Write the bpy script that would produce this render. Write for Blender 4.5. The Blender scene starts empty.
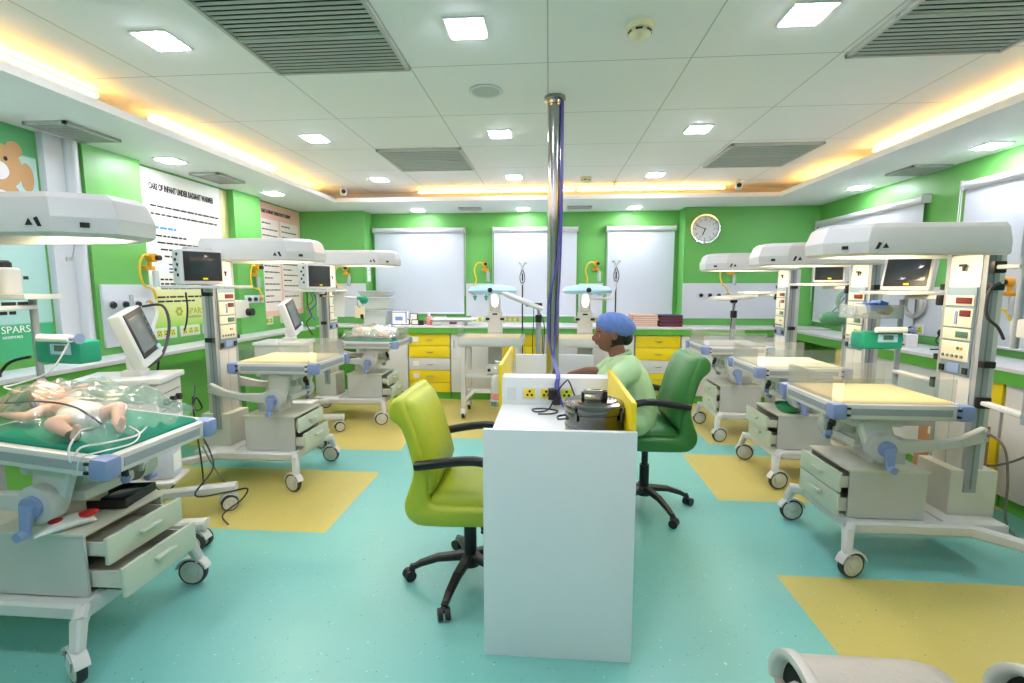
import bpy, bmesh, math, random
from mathutils import Vector, Matrix, Euler
random.seed(7)
PI = math.pi
sc = bpy.context.scene
COL = sc.collection

# ---------------------------------------------------------------- camera
cam_d = bpy.data.cameras.new('camera')
cam = bpy.data.objects.new('camera', cam_d)
COL.objects.link(cam)
cam_d.sensor_width = 36.0
cam_d.lens = 480.0 * 36.0 / 1024.0
cam_d.clip_start = 0.02
cam.location = (0, 0, 1.5)
cam.rotation_euler = (math.radians(90 - 6.4777), 0, math.radians(4.3798))
sc.camera = cam

# ---------------------------------------------------------------- world, exposure
w = bpy.data.worlds.new('world')
sc.world = w
w.use_nodes = True
w.node_tree.nodes['Background'].inputs[0].default_value = (0.8, 0.9, 1.0, 1)
w.node_tree.nodes['Background'].inputs[1].default_value = 0.3
sc.view_settings.view_transform = 'Standard'
sc.view_settings.look = 'None'
sc.view_settings.gamma = 1.0
sc.view_settings.exposure = 1.2
sc.view_settings.use_curve_mapping = False
DOWNLIGHT = 54.0
COVE = 10.0

# ---------------------------------------------------------------- materials
def lin(c):
    r = []
    for v in c:
        v = v / 255.0
        r.append(v / 12.92 if v <= 0.04045 else ((v + 0.055) / 1.055) ** 2.4)
    return (r[0], r[1], r[2], 1)

MATS = {}
def mat(name, c, rough=0.5, metal=0.0, emit=0.0, ecol=None, noise=0.0, nscale=8.0, bump=0.0, spec=0.5, alpha=None, trans=0.0):
    if name in MATS:
        return MATS[name]
    m = bpy.data.materials.new(name)
    m.use_nodes = True
    nt = m.node_tree
    b = nt.nodes['Principled BSDF']
    col = lin(c)
    b.inputs['Base Color'].default_value = col
    b.inputs['Roughness'].default_value = rough
    b.inputs['Metallic'].default_value = metal
    b.inputs['Specular IOR Level'].default_value = spec
    if emit:
        b.inputs['Emission Color'].default_value = lin(ecol or c)
        b.inputs['Emission Strength'].default_value = emit
    if trans:
        b.inputs['Transmission Weight'].default_value = trans
    if noise or bump:
        tc = nt.nodes.new('ShaderNodeTexCoord')
        n = nt.nodes.new('ShaderNodeTexNoise')
        n.inputs['Scale'].default_value = nscale
        n.inputs['Detail'].default_value = 4
        nt.links.new(tc.outputs['Object'], n.inputs['Vector'])
        if noise:
            mx = nt.nodes.new('ShaderNodeMix')
            mx.data_type = 'RGBA'
            mx.inputs[6].default_value = tuple(v * (1 - noise) for v in col[:3]) + (1,)
            mx.inputs[7].default_value = tuple(min(1, v * (1 + noise)) for v in col[:3]) + (1,)
            nt.links.new(n.outputs['Fac'], mx.inputs[0])
            nt.links.new(mx.outputs[2], b.inputs['Base Color'])
        if bump:
            bp = nt.nodes.new('ShaderNodeBump')
            bp.inputs['Strength'].default_value = bump
            bp.inputs['Distance'].default_value = 0.01
            nt.links.new(n.outputs['Fac'], bp.inputs['Height'])
            nt.links.new(bp.outputs['Normal'], b.inputs['Normal'])
    MATS[name] = m
    return m

def clear_mat(name, tint, gloss=0.12, film=0.06):
    m = bpy.data.materials.new(name)
    m.use_nodes = True
    nt = m.node_tree
    nt.nodes.clear()
    out = nt.nodes.new('ShaderNodeOutputMaterial')
    tr = nt.nodes.new('ShaderNodeBsdfTransparent')
    tr.inputs[0].default_value = tint
    gl = nt.nodes.new('ShaderNodeBsdfGlossy')
    gl.inputs['Roughness'].default_value = 0.16
    df = nt.nodes.new('ShaderNodeBsdfDiffuse')
    df.inputs[0].default_value = (0.85, 0.9, 0.9, 1)
    m1 = nt.nodes.new('ShaderNodeMixShader')
    m2 = nt.nodes.new('ShaderNodeMixShader')
    lw = nt.nodes.new('ShaderNodeLayerWeight')
    lw.inputs[0].default_value = 0.35
    mul = nt.nodes.new('ShaderNodeMath')
    mul.operation = 'MULTIPLY_ADD'
    mul.inputs[1].default_value = 0.5
    mul.inputs[2].default_value = gloss
    nt.links.new(lw.outputs['Fresnel'], mul.inputs[0])
    nt.links.new(mul.outputs[0], m1.inputs[0])
    nt.links.new(tr.outputs[0], m1.inputs[1])
    nt.links.new(gl.outputs[0], m1.inputs[2])
    m2.inputs[0].default_value = film
    nt.links.new(m1.outputs[0], m2.inputs[1])
    nt.links.new(df.outputs[0], m2.inputs[2])
    nt.links.new(m2.outputs[0], out.inputs[0])
    MATS[name] = m
    return m

GREEN = mat('green paint', (106, 184, 90), 0.42, noise=0.04, nscale=2)
GREEND = mat('green laminate', (92, 176, 66), 0.35)
WHITE = mat('white laminate', (216, 219, 222), 0.3)
WALLW = mat('white panel', (210, 216, 222), 0.4)
ENAMEL = mat('warm white enamel', (208, 209, 207), 0.35, noise=0.03, nscale=5)
ENAMELG = mat('grey white enamel', (190, 192, 190), 0.4, noise=0.05, nscale=7)
CREAM = mat('cream plastic', (202, 204, 190), 0.45, noise=0.05, nscale=9)
DRAWG = mat('pale green drawer', (194, 204, 184), 0.45)
BLUEP = mat('blue grey plastic', (128, 146, 190), 0.45)
PANELB = mat('slate panel', (120, 142, 160), 0.45)
ALU = mat('aluminium', (158, 164, 172), 0.42, 0.2)
STEEL = mat('stainless steel', (168, 168, 166), 0.16, 1.0)
CHROME = mat('chrome', (210, 212, 215), 0.12, 1.0)
BLACK = mat('black plastic', (22, 23, 25), 0.4)
RUBBER = mat('dark rubber', (44, 46, 50), 0.6)
DARK = mat('dark void', (14, 14, 14), 0.8)
SCREEN = mat('dark screen', (52, 58, 64), 0.12)
SCREENG = mat('grey screen', (112, 120, 124), 0.2)
YELLOW = mat('yellow laminate', (238, 214, 30), 0.35)
YELHOSE = mat('yellow hose', (238, 196, 40), 0.4)
ORANGE = mat('amber plastic', (228, 160, 24), 0.4)
RED = mat('red display', (104, 40, 36), 0.3)
LCD = mat('green display', (70, 110, 96), 0.3)
TEALP = mat('teal plastic', (30, 150, 120), 0.4)
TEALC = mat('teal surgical cloth', (18, 134, 108), 0.85, noise=0.18, nscale=14, bump=0.3)
MATTR = mat('cream mattress', (240, 214, 160), 0.7, noise=0.03)
MATTRG = mat('grey mattress', (150, 150, 160), 0.7)
VENT = mat('grey vent', (176, 182, 178), 0.55)
VENTD = mat('vent shadow gap', (40, 42, 42), 0.8)
BEIGE = mat('beige plastic', (214, 202, 168), 0.45)
SKIN_N = mat('brown skin', (128, 86, 66), 0.55, noise=0.08, nscale=30)
SKIN_B = mat('newborn skin', (232, 186, 164), 0.5, noise=0.12, nscale=14)
SCRUB = mat('pale green cotton', (178, 214, 164), 0.85, noise=0.05, nscale=10, bump=0.15)
CAPB = mat('blue cap fabric', (96, 128, 196), 0.85, noise=0.3, nscale=30, bump=0.8)
HAIR = mat('black hair', (24, 18, 16), 0.6)
LIME = mat('lime vinyl', (176, 190, 48), 0.38, noise=0.06, nscale=6, bump=0.1)
GREENV = mat('green vinyl', (58, 124, 60), 0.36, noise=0.06, nscale=6, bump=0.1)
ACRYL = clear_mat('clear acrylic', (0.95, 0.97, 0.97, 1), 0.05, 0.07)
FILMM = clear_mat('clear film', (0.985, 0.99, 0.99, 1), 0.05, 0.07)
TUB = clear_mat('frosted tub', (0.9, 0.93, 0.95, 1), 0.06, 0.4)
PAPER = mat('white paper', (240, 240, 238), 0.7)
TAN = mat('tan card', (214, 166, 140), 0.7)
PURPLE = mat('purple binder', (64, 44, 74), 0.5)
MAROON = mat('maroon binder', (112, 40, 44), 0.5)
CARD = mat('brown cardboard', (160, 120, 84), 0.8)
CABLEB = mat('violet blue cable', (78, 76, 168), 0.4)
CABLEG = mat('grey cable', (112, 108, 98), 0.5)
PALEBLUE = mat('pale blue plastic', (172, 214, 236), 0.4)
LILAC = mat('lilac plastic', (140, 128, 190), 0.4)
DETECT = mat('ivory plastic', (238, 230, 196), 0.45)
BLUEPK = mat('blue packet', (60, 120, 206), 0.5)
REDPK = mat('red print', (206, 44, 44), 0.5)
PINK = mat('pink liquid', (232, 150, 150), 0.4)
WOODB = mat('beige shell', (186, 180, 168), 0.38, bump=0.5, nscale=70)
INK = mat('black ink', (30, 32, 34), 0.7)
INKG = mat('grey ink', (120, 128, 122), 0.7)
INKB = mat('blue ink', (70, 160, 210), 0.7)
GLOW = mat('light diffuser', (255, 255, 255), 0.5, emit=DOWNLIGHT, ecol=(242, 238, 255))
COVEM = mat('warm cove tube', (255, 190, 90), 0.5, emit=COVE, ecol=(255, 196, 104))
HEAT = mat('warmer lamp', (255, 240, 210), 0.5, emit=17.0, ecol=(255, 232, 190))

# ---------------------------------------------------------------- mesh builder
class MB:
    def __init__(s, *mats):
        s.v = []; s.f = []; s.mi = []; s.mats = list(mats) or [ENAMEL]; s.m = 0
    def use(s, m):
        if m not in s.mats: s.mats.append(m)
        s.m = s.mats.index(m); return s
    def add(s, vs, fs):
        n = len(s.v)
        s.v += [tuple(p) for p in vs]
        s.f += [[i + n for i in f] for f in fs]
        s.mi += [s.m] * len(fs)
        return s
    def box(s, c, d, b=0.0, rot=None, seg=1):
        bm = bmesh.new()
        bmesh.ops.create_cube(bm, size=1.0)
        for p in bm.verts: p.co = Vector((p.co.x * d[0], p.co.y * d[1], p.co.z * d[2]))
        if b:
            b = min(b, min(d) * 0.45)
            bmesh.ops.bevel(bm, geom=bm.edges[:], offset=b, segments=seg + 1, profile=0.6, affect='EDGES')
        M = Matrix.Translation(c)
        if rot: M = M @ Euler(rot).to_matrix().to_4x4()
        bm.transform(M)
        bm.verts.index_update()
        s.add([p.co for p in bm.verts], [[q.index for q in f.verts] for f in bm.faces])
        bm.free(); return s
    def bx(s, x0, x1, y0, y1, z0, z1, b=0.0, seg=1):
        return s.box(((x0 + x1) / 2, (y0 + y1) / 2, (z0 + z1) / 2), (abs(x1 - x0), abs(y1 - y0), abs(z1 - z0)), b, None, seg)
    def loft(s, rings, close=True, cap=True):
        n = len(rings[0]); vs = []; fs = []
        for r in rings: vs += [tuple(p) for p in r]
        for k in range(len(rings) - 1):
            for i in range(n if close else n - 1):
                j = (i + 1) % n
                fs.append([k * n + i, k * n + j, (k + 1) * n + j, (k + 1) * n + i])
        if cap and close:
            fs.append(list(range(n))[::-1]); fs.append([(len(rings) - 1) * n + i for i in range(n)])
        return s.add(vs, fs)
    def cyl(s, p, q, r, r2=None, n=16, cap=True):
        p = Vector(p); q = Vector(q); d = (q - p).normalized()
        a = d.orthogonal().normalized(); b = d.cross(a)
        r2 = r if r2 is None else r2
        R = [[c + (a * math.cos(t) + b * math.sin(t)) * rr for t in [2 * PI * i / n for i in range(n)]] for c, rr in ((p, r), (q, r2))]
        return s.loft(R, cap=cap)
    def tube(s, pts, r, n=8, sm=6):
        pts = [Vector(p) for p in pts]
        if sm > 1 and len(pts) > 2:
            out = []
            for i in range(len(pts) - 1):
                p0 = pts[max(i - 1, 0)]; p1 = pts[i]; p2 = pts[i + 1]; p3 = pts[min(i + 2, len(pts) - 1)]
                for k in range(sm):
                    t = k / sm
                    out.append(0.5 * ((2 * p1) + (p2 - p0) * t + (2 * p0 - 5 * p1 + 4 * p2 - p3) * t * t + (3 * p1 - p0 - 3 * p2 + p3) * t ** 3))
            out.append(pts[-1]); pts = out
        rings = []; a = None
        for i, p in enumerate(pts):
            d = (pts[min(i + 1, len(pts) - 1)] - pts[max(i - 1, 0)])
            if d.length < 1e-7: d = Vector((0, 0, 1))
            d.normalize()
            a = d.orthogonal().normalized() if a is None else (a - d * a.dot(d)).normalized()
            b = d.cross(a)
            rings.append([p + (a * math.cos(t) + b * math.sin(t)) * r for t in [2 * PI * k / n for k in range(n)]])
        return s.loft(rings)
    def bar(s, p, q, wd, h, wd2=None, h2=None, b=0.0):
        p = Vector(p); q = Vector(q); d = (q - p).normalized()
        up = Vector((0, 0, 1)) if abs(d.z) < 0.9 else Vector((1, 0, 0))
        a = d.cross(up).normalized(); u = a.cross(d)
        wd2 = wd if wd2 is None else wd2; h2 = h if h2 is None else h2
        def ring(c, ww, hh):
            e = min(ww, hh) * 0.2
            return [c + a * x + u * y for x, y in ((-ww / 2 + e, -hh / 2), (ww / 2 - e, -hh / 2), (ww / 2, -hh / 2 + e), (ww / 2, hh / 2 - e), (ww / 2 - e, hh / 2), (-ww / 2 + e, hh / 2), (-ww / 2, hh / 2 - e), (-ww / 2, -hh / 2 + e))]
        return s.loft([ring(p, wd, h), ring(q, wd2, h2)])
    def lathe(s, prof, o=(0, 0, 0), n=24, axis='z', cap=True):
        R = []
        for r, h in prof:
            ring = []
            for i in range(n):
                t = 2 * PI * i / n; c, k = r * math.cos(t), r * math.sin(t)
                if axis == 'z': ring.append((o[0] + c, o[1] + k, o[2] + h))
                elif axis == 'y': ring.append((o[0] + k, o[1] + h, o[2] + c))
                else: ring.append((o[0] + h, o[1] + c, o[2] + k))
            R.append(ring)
        return s.loft(R, cap=cap)
    def prism(s, poly, a0, a1, axis='y'):
        def P(u, v, a):
            return (u, a, v) if axis == 'y' else ((a, u, v) if axis == 'x' else (u, v, a))
        return s.loft([[P(u, v, a0) for u, v in poly], [P(u, v, a1) for u, v in poly]])
    def ball(s, c, r, n=16):
        rx, ry, rz = r if isinstance(r, (tuple, list)) else (r, r, r)
        R = []
        for k in range(1, n // 2):
            t = PI * k / (n // 2)
            R.append([(c[0] + rx * math.sin(t) * math.cos(2 * PI * i / n), c[1] + ry * math.sin(t) * math.sin(2 * PI * i / n), c[2] - rz * math.cos(t)) for i in range(n)])
        return s.loft(R)
    def text(s, txt, size, M, align='LEFT', ext=0.001, sx=1.0, bold=0.0):
        cu = bpy.data.curves.new('tmp', 'FONT'); cu.body = txt; cu.size = size; cu.extrude = ext; cu.align_x = align; cu.offset = bold
        cu.resolution_u = 3
        ob = bpy.data.objects.new('tmp', cu); COL.objects.link(ob)
        me = bpy.data.meshes.new_from_object(ob.evaluated_get(bpy.context.evaluated_depsgraph_get()))
        s.add([M @ Vector((v.co.x * sx, v.co.y, v.co.z)) for v in me.vertices], [list(p.vertices) for p in me.polygons])
        bpy.data.objects.remove(ob); bpy.data.meshes.remove(me); bpy.data.curves.remove(cu)
        return s

def facing(d, loc):
    # text frames: 'L' on the left wall (faces +X), 'B' on the back wall (faces -Y), 'R' on the right wall (faces -X)
    ax = {'L': ((0, 1, 0), (0, 0, 1), (1, 0, 0)), 'B': ((1, 0, 0), (0, 0, 1), (0, -1, 0)), 'R': ((0, -1, 0), (0, 0, 1), (-1, 0, 0))}[d]
    M = Matrix((ax[0], ax[1], ax[2])).transposed().to_4x4()
    return Matrix.Translation(loc) @ M

def link(name, mb, parent=None, off=(0, 0, 0), smooth=35):
    me = bpy.data.meshes.new(name)
    o = Vector(off)
    me.from_pydata([Vector(v) - o for v in mb.v], [], mb.f)
    for m in mb.mats: me.materials.append(m)
    me.polygons.foreach_set('material_index', mb.mi)
    bm = bmesh.new(); bm.from_mesh(me)
    bmesh.ops.recalc_face_normals(bm, faces=bm.faces[:])
    bm.to_mesh(me); bm.free()
    me.polygons.foreach_set('use_smooth', [True] * len(me.polygons))
    me.set_sharp_from_angle(angle=math.radians(smooth))
    me.update()
    ob = bpy.data.objects.new(name, me); COL.objects.link(ob)
    if parent: ob.parent = parent
    return ob

def tag(o, label, cat, group=None):
    o['label'] = label; o['category'] = cat
    if group: o['group'] = group
    return o

def T(name, label, cat, loc=(0, 0, 0), rz=0.0, group=None):
    o = bpy.data.objects.new(name, None); COL.objects.link(o)
    o.empty_display_size = 0.1
    o.location = loc; o.rotation_euler = (0, 0, rz)
    return tag(o, label, cat, group)

def part(name, mb, parent, off=None, label=None, smooth=35):
    # off='w': the builder is in world coordinates, the parent thing stands unrotated
    r = parent
    while r.parent: r = r.parent
    ob = link(name, mb, parent, tuple(r.location) if off == 'w' else (0, 0, 0), smooth)
    if label: ob['label'] = label
    return ob

def single(name, mb, label, cat, group=None, smooth=35):
    xs = [v[0] for v in mb.v]; ys = [v[1] for v in mb.v]; zs = [v[2] for v in mb.v]
    o = ((min(xs) + max(xs)) / 2, (min(ys) + max(ys)) / 2, min(zs))
    ob = link(name, mb, None, o, smooth)
    ob.location = o
    return tag(ob, label, cat, group)

def struct(name, mb, parent=None):
    ob = link(name, mb, parent)
    if not parent: ob['kind'] = 'structure'
    return ob

# ---------------------------------------------------------------- room shell
XL, XR, YB, YF = -3.5, 3.5, 6.95, -2.2
ZM, ZS = 2.72, 2.55          # main ceiling, lower surround
LIPX, LIPY = 2.67, 5.97

def floor_mat():
    m = bpy.data.materials.new('vinyl floor'); m.use_nodes = True
    nt = m.node_tree; N = nt.nodes; L = nt.links
    b = N['Principled BSDF']
    b.inputs['Roughness'].default_value = 0.34
    geo = N.new('ShaderNodeNewGeometry'); sep = N.new('ShaderNodeSeparateXYZ')
    L.new(geo.outputs['Position'], sep.inputs[0])
    def mth(op, a, c):
        n = N.new('ShaderNodeMath'); n.operation = op
        for i, q in enumerate((a, c)):
            if isinstance(q, (int, float)): n.inputs[i].default_value = q
            else: L.new(q, n.inputs[i])
        return n.outputs[0]
    X, Y = sep.outputs[0], sep.outputs[1]
    tot = None
    for x0, x1, y0, y1 in ((1.2, 9, 0.9, 2.46), (1.21, 9, 3.35, 4.3), (1.55, 9, 4.6, 9), (-9, -1.36, 2.7, 3.68), (-9, -1.36, 4.19, 5), (-9, 1.1, 4.6, 9)):
        v = mth('MULTIPLY', mth('MULTIPLY', mth('GREATER_THAN', X, x0), mth('LESS_THAN', X, x1)), mth('MULTIPLY', mth('GREATER_THAN', Y, y0), mth('LESS_THAN', Y, y1)))
        tot = v if tot is None else mth('MAXIMUM', tot, v)
    mx = N.new('ShaderNodeMix'); mx.data_type = 'RGBA'
    mx.inputs[6].default_value = lin((124, 192, 184)); mx.inputs[7].default_value = lin((200, 186, 104))
    L.new(tot, mx.inputs[0])
    def fleck(scale, lo, hi, col, src):
        n = N.new('ShaderNodeTexNoise'); n.inputs['Scale'].default_value = scale; n.inputs['Detail'].default_value = 1
        L.new(geo.outputs['Position'], n.inputs['Vector'])
        r = N.new('ShaderNodeMapRange'); r.inputs[1].default_value = lo; r.inputs[2].default_value = hi
        L.new(n.outputs['Fac'], r.inputs[0])
        q = N.new('ShaderNodeMix'); q.data_type = 'RGBA'; q.inputs[7].default_value = lin(col)
        L.new(r.outputs[0], q.inputs[0]); L.new(src, q.inputs[6])
        return q.outputs[2]
    c = fleck(70, 0.73, 0.77, (60, 110, 104), mx.outputs[2])
    c = fleck(55, 0.74, 0.78, (206, 222, 200), c)
    n = N.new('ShaderNodeTexNoise'); n.inputs['Scale'].default_value = 1.3; n.inputs['Detail'].default_value = 5
    L.new(geo.outputs['Position'], n.inputs['Vector'])
    hs = N.new('ShaderNodeHueSaturation'); r = N.new('ShaderNodeMapRange')
    r.inputs[3].default_value = 0.9; r.inputs[4].default_value = 1.08
    L.new(n.outputs['Fac'], r.inputs[0]); L.new(r.outputs[0], hs.inputs['Value']); L.new(c, hs.inputs['Color'])
    L.new(hs.outputs[0], b.inputs['Base Color'])
    rr = N.new('ShaderNodeMapRange'); rr.inputs[3].default_value = 0.26; rr.inputs[4].default_value = 0.45
    L.new(n.outputs['Fac'], rr.inputs[0]); L.new(rr.outputs[0], b.inputs['Roughness'])
    return m

def ceil_mat():
    m = bpy.data.materials.new('ceiling board'); m.use_nodes = True
    nt = m.node_tree; N = nt.nodes; L = nt.links
    b = N['Principled BSDF']; b.inputs['Roughness'].default_value = 0.7
    geo = N.new('ShaderNodeNewGeometry'); sep = N.new('ShaderNodeSeparateXYZ')
    L.new(geo.outputs['Position'], sep.inputs[0])
    def line(src, o):
        v = src
        for op, k in (('ADD', o), ('DIVIDE', 0.767), ('FRACT', 0), ('SUBTRACT', 0.5), ('ABSOLUTE', 0), ('GREATER_THAN', 0.4955)):
            n = N.new('ShaderNodeMath'); n.operation = op; L.new(v, n.inputs[0])
            if op not in ('FRACT', 'ABSOLUTE'): n.inputs[1].default_value = k
            v = n.outputs[0]
        return v
    mxn = N.new('ShaderNodeMath'); mxn.operation = 'MAXIMUM'
    L.new(line(sep.outputs[0], 0.017 + 7.67), mxn.inputs[0]); L.new(line(sep.outputs[1], 7.67 - 2.789), mxn.inputs[1])
    mx = N.new('ShaderNodeMix'); mx.data_type = 'RGBA'
    mx.inputs[6].default_value = lin((240, 241, 242)); mx.inputs[7].default_value = lin((186, 190, 192))
    L.new(mxn.outputs[0], mx.inputs[0]); L.new(mx.outputs[2], b.inputs['Base Color'])
    return m

struct('floor', MB(floor_mat()).bx(XL - 0.2, XR + 0.2, YF - 0.2, YB + 0.2, -0.1, 0))
struct('ceiling', MB(ceil_mat()).bx(XL - 0.2, XR + 0.2, YF - 0.2, YB + 0.2, ZM, ZM + 0.1))
SOFF = mat('soffit paint', (238, 240, 241), 0.6)
so = MB(SOFF)
for a in ((XL, -LIPX - .02, YF, YB, ZS, ZS + 0.03), (LIPX + .02, XR, YF, YB, ZS, ZS + 0.03), (-LIPX - .02, LIPX + .02, LIPY + .02, YB, ZS, ZS + 0.03)): so.bx(*a)
so.bx(-LIPX - 0.02, -LIPX, YF, LIPY + 0.02, ZS, ZS + 0.05); so.bx(LIPX, LIPX + 0.02, YF, LIPY + 0.02, ZS, ZS + 0.05); so.bx(-LIPX, LIPX, LIPY, LIPY + 0.02, ZS, ZS + 0.05)
struct('ceiling_surround', so)
cv = MB(mat('cove back paint', (206, 198, 184), 0.7))
cv.bx(-LIPX - 0.36, -LIPX - 0.33, YF, LIPY + 0.33, ZS + 0.03, ZM); cv.bx(LIPX + 0.33, LIPX + 0.36, YF, LIPY + 0.33, ZS + 0.03, ZM); cv.bx(-LIPX - 0.36, LIPX + 0.36, LIPY + 0.33, LIPY + 0.36, ZS + 0.03, ZM)
struct('ceiling_cove', cv)
GW = GREEN
struct('wall_left', MB(GW).bx(XL - 0.2, XL, YF, YB, 0, ZM))
struct('wall_right', MB(GW).bx(XR, XR + 0.2, YF, YB, 0, ZM))
struct('wall_back', MB(GW).bx(XL - 0.2, XR + 0.2, YB, YB + 0.2, 0, ZM))
struct('wall_front', MB(WALLW).bx(XL - 0.2, XR + 0.2, YF - 0.2, YF, 0, ZM))
struct('wall_pillar', MB(GW).bx(XL, -2.58, 6.65, YB, 0, ZS))
struct('wall_pillar', MB(GW).bx(1.79, XR, 6.65, YB, 0, ZS))
struct('wall_pilaster', MB(GW).bx(XL, -3.42, 3.40, 3.90, 0, ZS))
struct('wall_pilaster', MB(GW).bx(XL, -3.42, 5.10, 5.58, 0, ZS))
wc = MB(WALLW); wc.bx(XL, -3.45, 3.15, 3.40, 0.98, ZS); wc.cyl((-3.45, 3.33, 0.98), (-3.45, 3.33, ZS), 0.045, n=20)
struct('wall_column', wc)
# white head panels of the back wall and pillars
def headwall(x0, x1, y, z0, z1):
    struct('wall_panel', MB(WALLW).bx(x0, x1, y - 0.02, y, z0, z1, 0.003))
headwall(-3.3, -2.58, 6.65, 1.08, 1.55)
headwall(1.79, 3.2, 6.65, 1.08, 1.55)
headwall(-1.2, -0.8, YB, 1.08, 1.55)
headwall(0.42, 0.76, YB, 1.08, 1.55)
struct('wall_panel', MB(WALLW).bx(XR - 0.02, XR, 4.3, 6.6, 1.05, 1.5, 0.003))
struct('wall_panel', MB(WALLW).bx(XR - 0.02, XR, 2.2, 4.0, 1.05, 1.5, 0.003))
struct('baseboard_left', MB(GREEND).bx(XL, XL + 0.02, YF, 6.65, 0, 0.1))

# ---------------------------------------------------------------- ceiling fittings
def downlight(x, y, z, label, s=0.160, group='square ceiling downlights'):
    t = T('ceiling_light', label, 'light', (x, y, z), 0, None)
    f = MB(WHITE); h = s / 2
    for a in ((-h - .015, -h, -h - .015, h + .015), (h, h + .015, -h - .015, h + .015), (-h, h, -h - .015, -h), (-h, h, h, h + .015)):
        f.bx(a[0], a[1], a[2], a[3], -0.008, 0)
    part('frame', f, t)
    part('diffuser', MB(GLOW).bx(-h, h, -h, h, -0.0125, -0.001), t)
rows = [(2.4, 'front row'), (3.98, 'middle row'), (5.5, 'rear row')]
for y, rn in rows:
    for x, cn in ((-1.93, 'left'), (-0.4, 'centre'), (1.143, 'right')):
        downlight(x, y, ZM, 'square white downlight in the tiled ceiling, %s of the %s of three' % (cn, rn))
for y, rn in ((0.8, 'unseen row added above the camera'), (-0.8, 'unseen row added behind the camera')):  # unseen lamps, added for more light in the room
    for x, cn in ((-1.93, 'left'), (-0.4, 'centre'), (1.143, 'right')):
        downlight(x, y, ZM, 'square white downlight in the tiled ceiling, %s of the %s' % (cn, rn))
for x, y, l in ((-3.15, 3.91, 'square downlight in the left lowered ceiling above the white text poster'),
                (-3.1, 5.33, 'square downlight in the left lowered ceiling nearest the pink poster'),
                (-1.8, 6.62, 'square downlight in the lowered ceiling above the left window blind'),
                (-0.36, 6.62, 'square downlight in the lowered ceiling above the middle window blind'),
                (1.12, 6.62, 'square downlight in the lowered ceiling above the right rear window blind'),
                (3.28, 3.98, 'square downlight in the right lowered ceiling above the near side blind'),
                (3.26, 5.49, 'square downlight in the right lowered ceiling above the far side blind'),
                (-3.15, 2.3, 'square downlight in the left lowered ceiling beyond the frame near the bear poster'),
                (3.28, 2.3, 'square downlight in the right lowered ceiling beyond the frame')):
    downlight(x, y, ZS, l, 0.15)

def vent(x0, x1, y0, y1, z, label, n, split=True):
    t = T('ceiling_vent', label, 'vent', ((x0 + x1) / 2, (y0 + y1) / 2, z))
    hx, hy = (x1 - x0) / 2, (y1 - y0) / 2
    part('backing', MB(VENTD).bx(-hx, hx, -hy, hy, -0.002, 0), t)
    f = MB(ENAMELG); e = 0.02
    f.bx(-hx, hx, -hy, -hy + e, -0.02, 0); f.bx(-hx, hx, hy - e, hy, -0.02, 0); f.bx(-hx, -hx + e, -hy, hy, -0.02, 0); f.bx(hx - e, hx, -hy, hy, -0.02, 0)
    part('frame', f, t)
    s = MB(VENT)
    for k in range(n):
        y = -hy + e + (k + 0.5) * (2 * hy - 2 * e) / n
        s.box((0, y, -0.012), (2 * hx - 2 * e, (2 * hy - 2 * e) / n * 0.5, 0.002), 0, (math.radians(-8), 0, 0))
    if split: s.bx(-hx, hx, -0.012, 0.012, -0.018, -0.006)
    part('louvres', s, t)
vent(-1.55, -0.785, 2.03, 2.79, ZM, 'large dark louvred air vent in the ceiling, nearest on the left', 20)
vent(-1.55, -0.785, 4.34, 5.1, ZM, 'grey louvred air vent in the tiled ceiling beyond the large left one', 14)
vent(1.55, 2.317, 2.03, 2.82, ZM, 'large dark louvred air vent in the ceiling, nearest on the right', 20)
vent(1.55, 2.317, 4.40, 5.18, ZM, 'grey louvred air vent in the tiled ceiling beyond the large right one', 14)
vent(-3.36, -3.07, 2.95, 3.36, ZS, 'small grey vent in the left lowered ceiling near the bear poster', 12, False)
vent(-3.33, -3.05, 4.35, 4.75, ZS, 'small grey vent in the left lowered ceiling above the white text poster', 12, False)
vent(-1.21, -0.91, 6.45, 6.62, ZS, 'small grey vent in the rear lowered ceiling, left of the steel pole', 6, False)
vent(0.23, 0.55, 6.45, 6.62, ZS, 'small grey vent in the rear lowered ceiling, right of the steel pole', 6, False)
vent(3.13, 3.46, 4.55, 4.9, ZS, 'small grey vent in the right lowered ceiling between two downlights', 12, False)

# warm light tubes lying in the cove
def tube(p, q, label):
    t = T('cove_light', label, 'light', ((p[0] + q[0]) / 2, (p[1] + q[1]) / 2, p[2] - 0.02))
    part('tube', MB(COVEM).cyl(p, q, 0.012, n=10), t, 'w')
    a, b = Vector(p), Vector(q)
    n = Vector((0, .022, 0)) if abs(a.y - b.y) < 1e-6 else Vector((math.copysign(.022, a.x), 0, 0))
    part('batten', MB(WHITE).bar(a + n, b + n, 0.016, 0.03), t, 'w')
zc = ZM - 0.032
for x, s, nm in ((-LIPX - 0.16, -1, 'left'), (LIPX + 0.16, 1, 'right')):
    for y0, y1, wn in ((-0.6, 0.9, 'beside the camera'), (1.0, 2.95 if s < 0 else 2.7, 'nearest to view'), (3.35 if s < 0 else 2.75, 4.9 if s < 0 else 4.6, 'middle of the side')):
        tube((x, y0, zc), (x, y1, zc), 'warm glowing light tube in the %s ceiling cove, %s' % (nm, wn))
    tube((x + s * .09, 5.0, ZS + .06), (x + s * .09, 5.9, ZS + .06), 'warm light tube low in the %s ceiling cove by the rear corner' % nm)
tube((-1.65, LIPY + 0.16, zc), (0.3, LIPY + 0.16, zc), 'warm glowing light tube in the rear ceiling cove, left half')
tube((0.34, LIPY + 0.16, zc), (2.1, LIPY + 0.16, zc), 'warm glowing light tube in the rear ceiling cove, right half')
t = T('ceiling_speaker', 'round white flush speaker in the ceiling left of the steel pole', 'speaker', (-0.404, 3.143, ZM))
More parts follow.
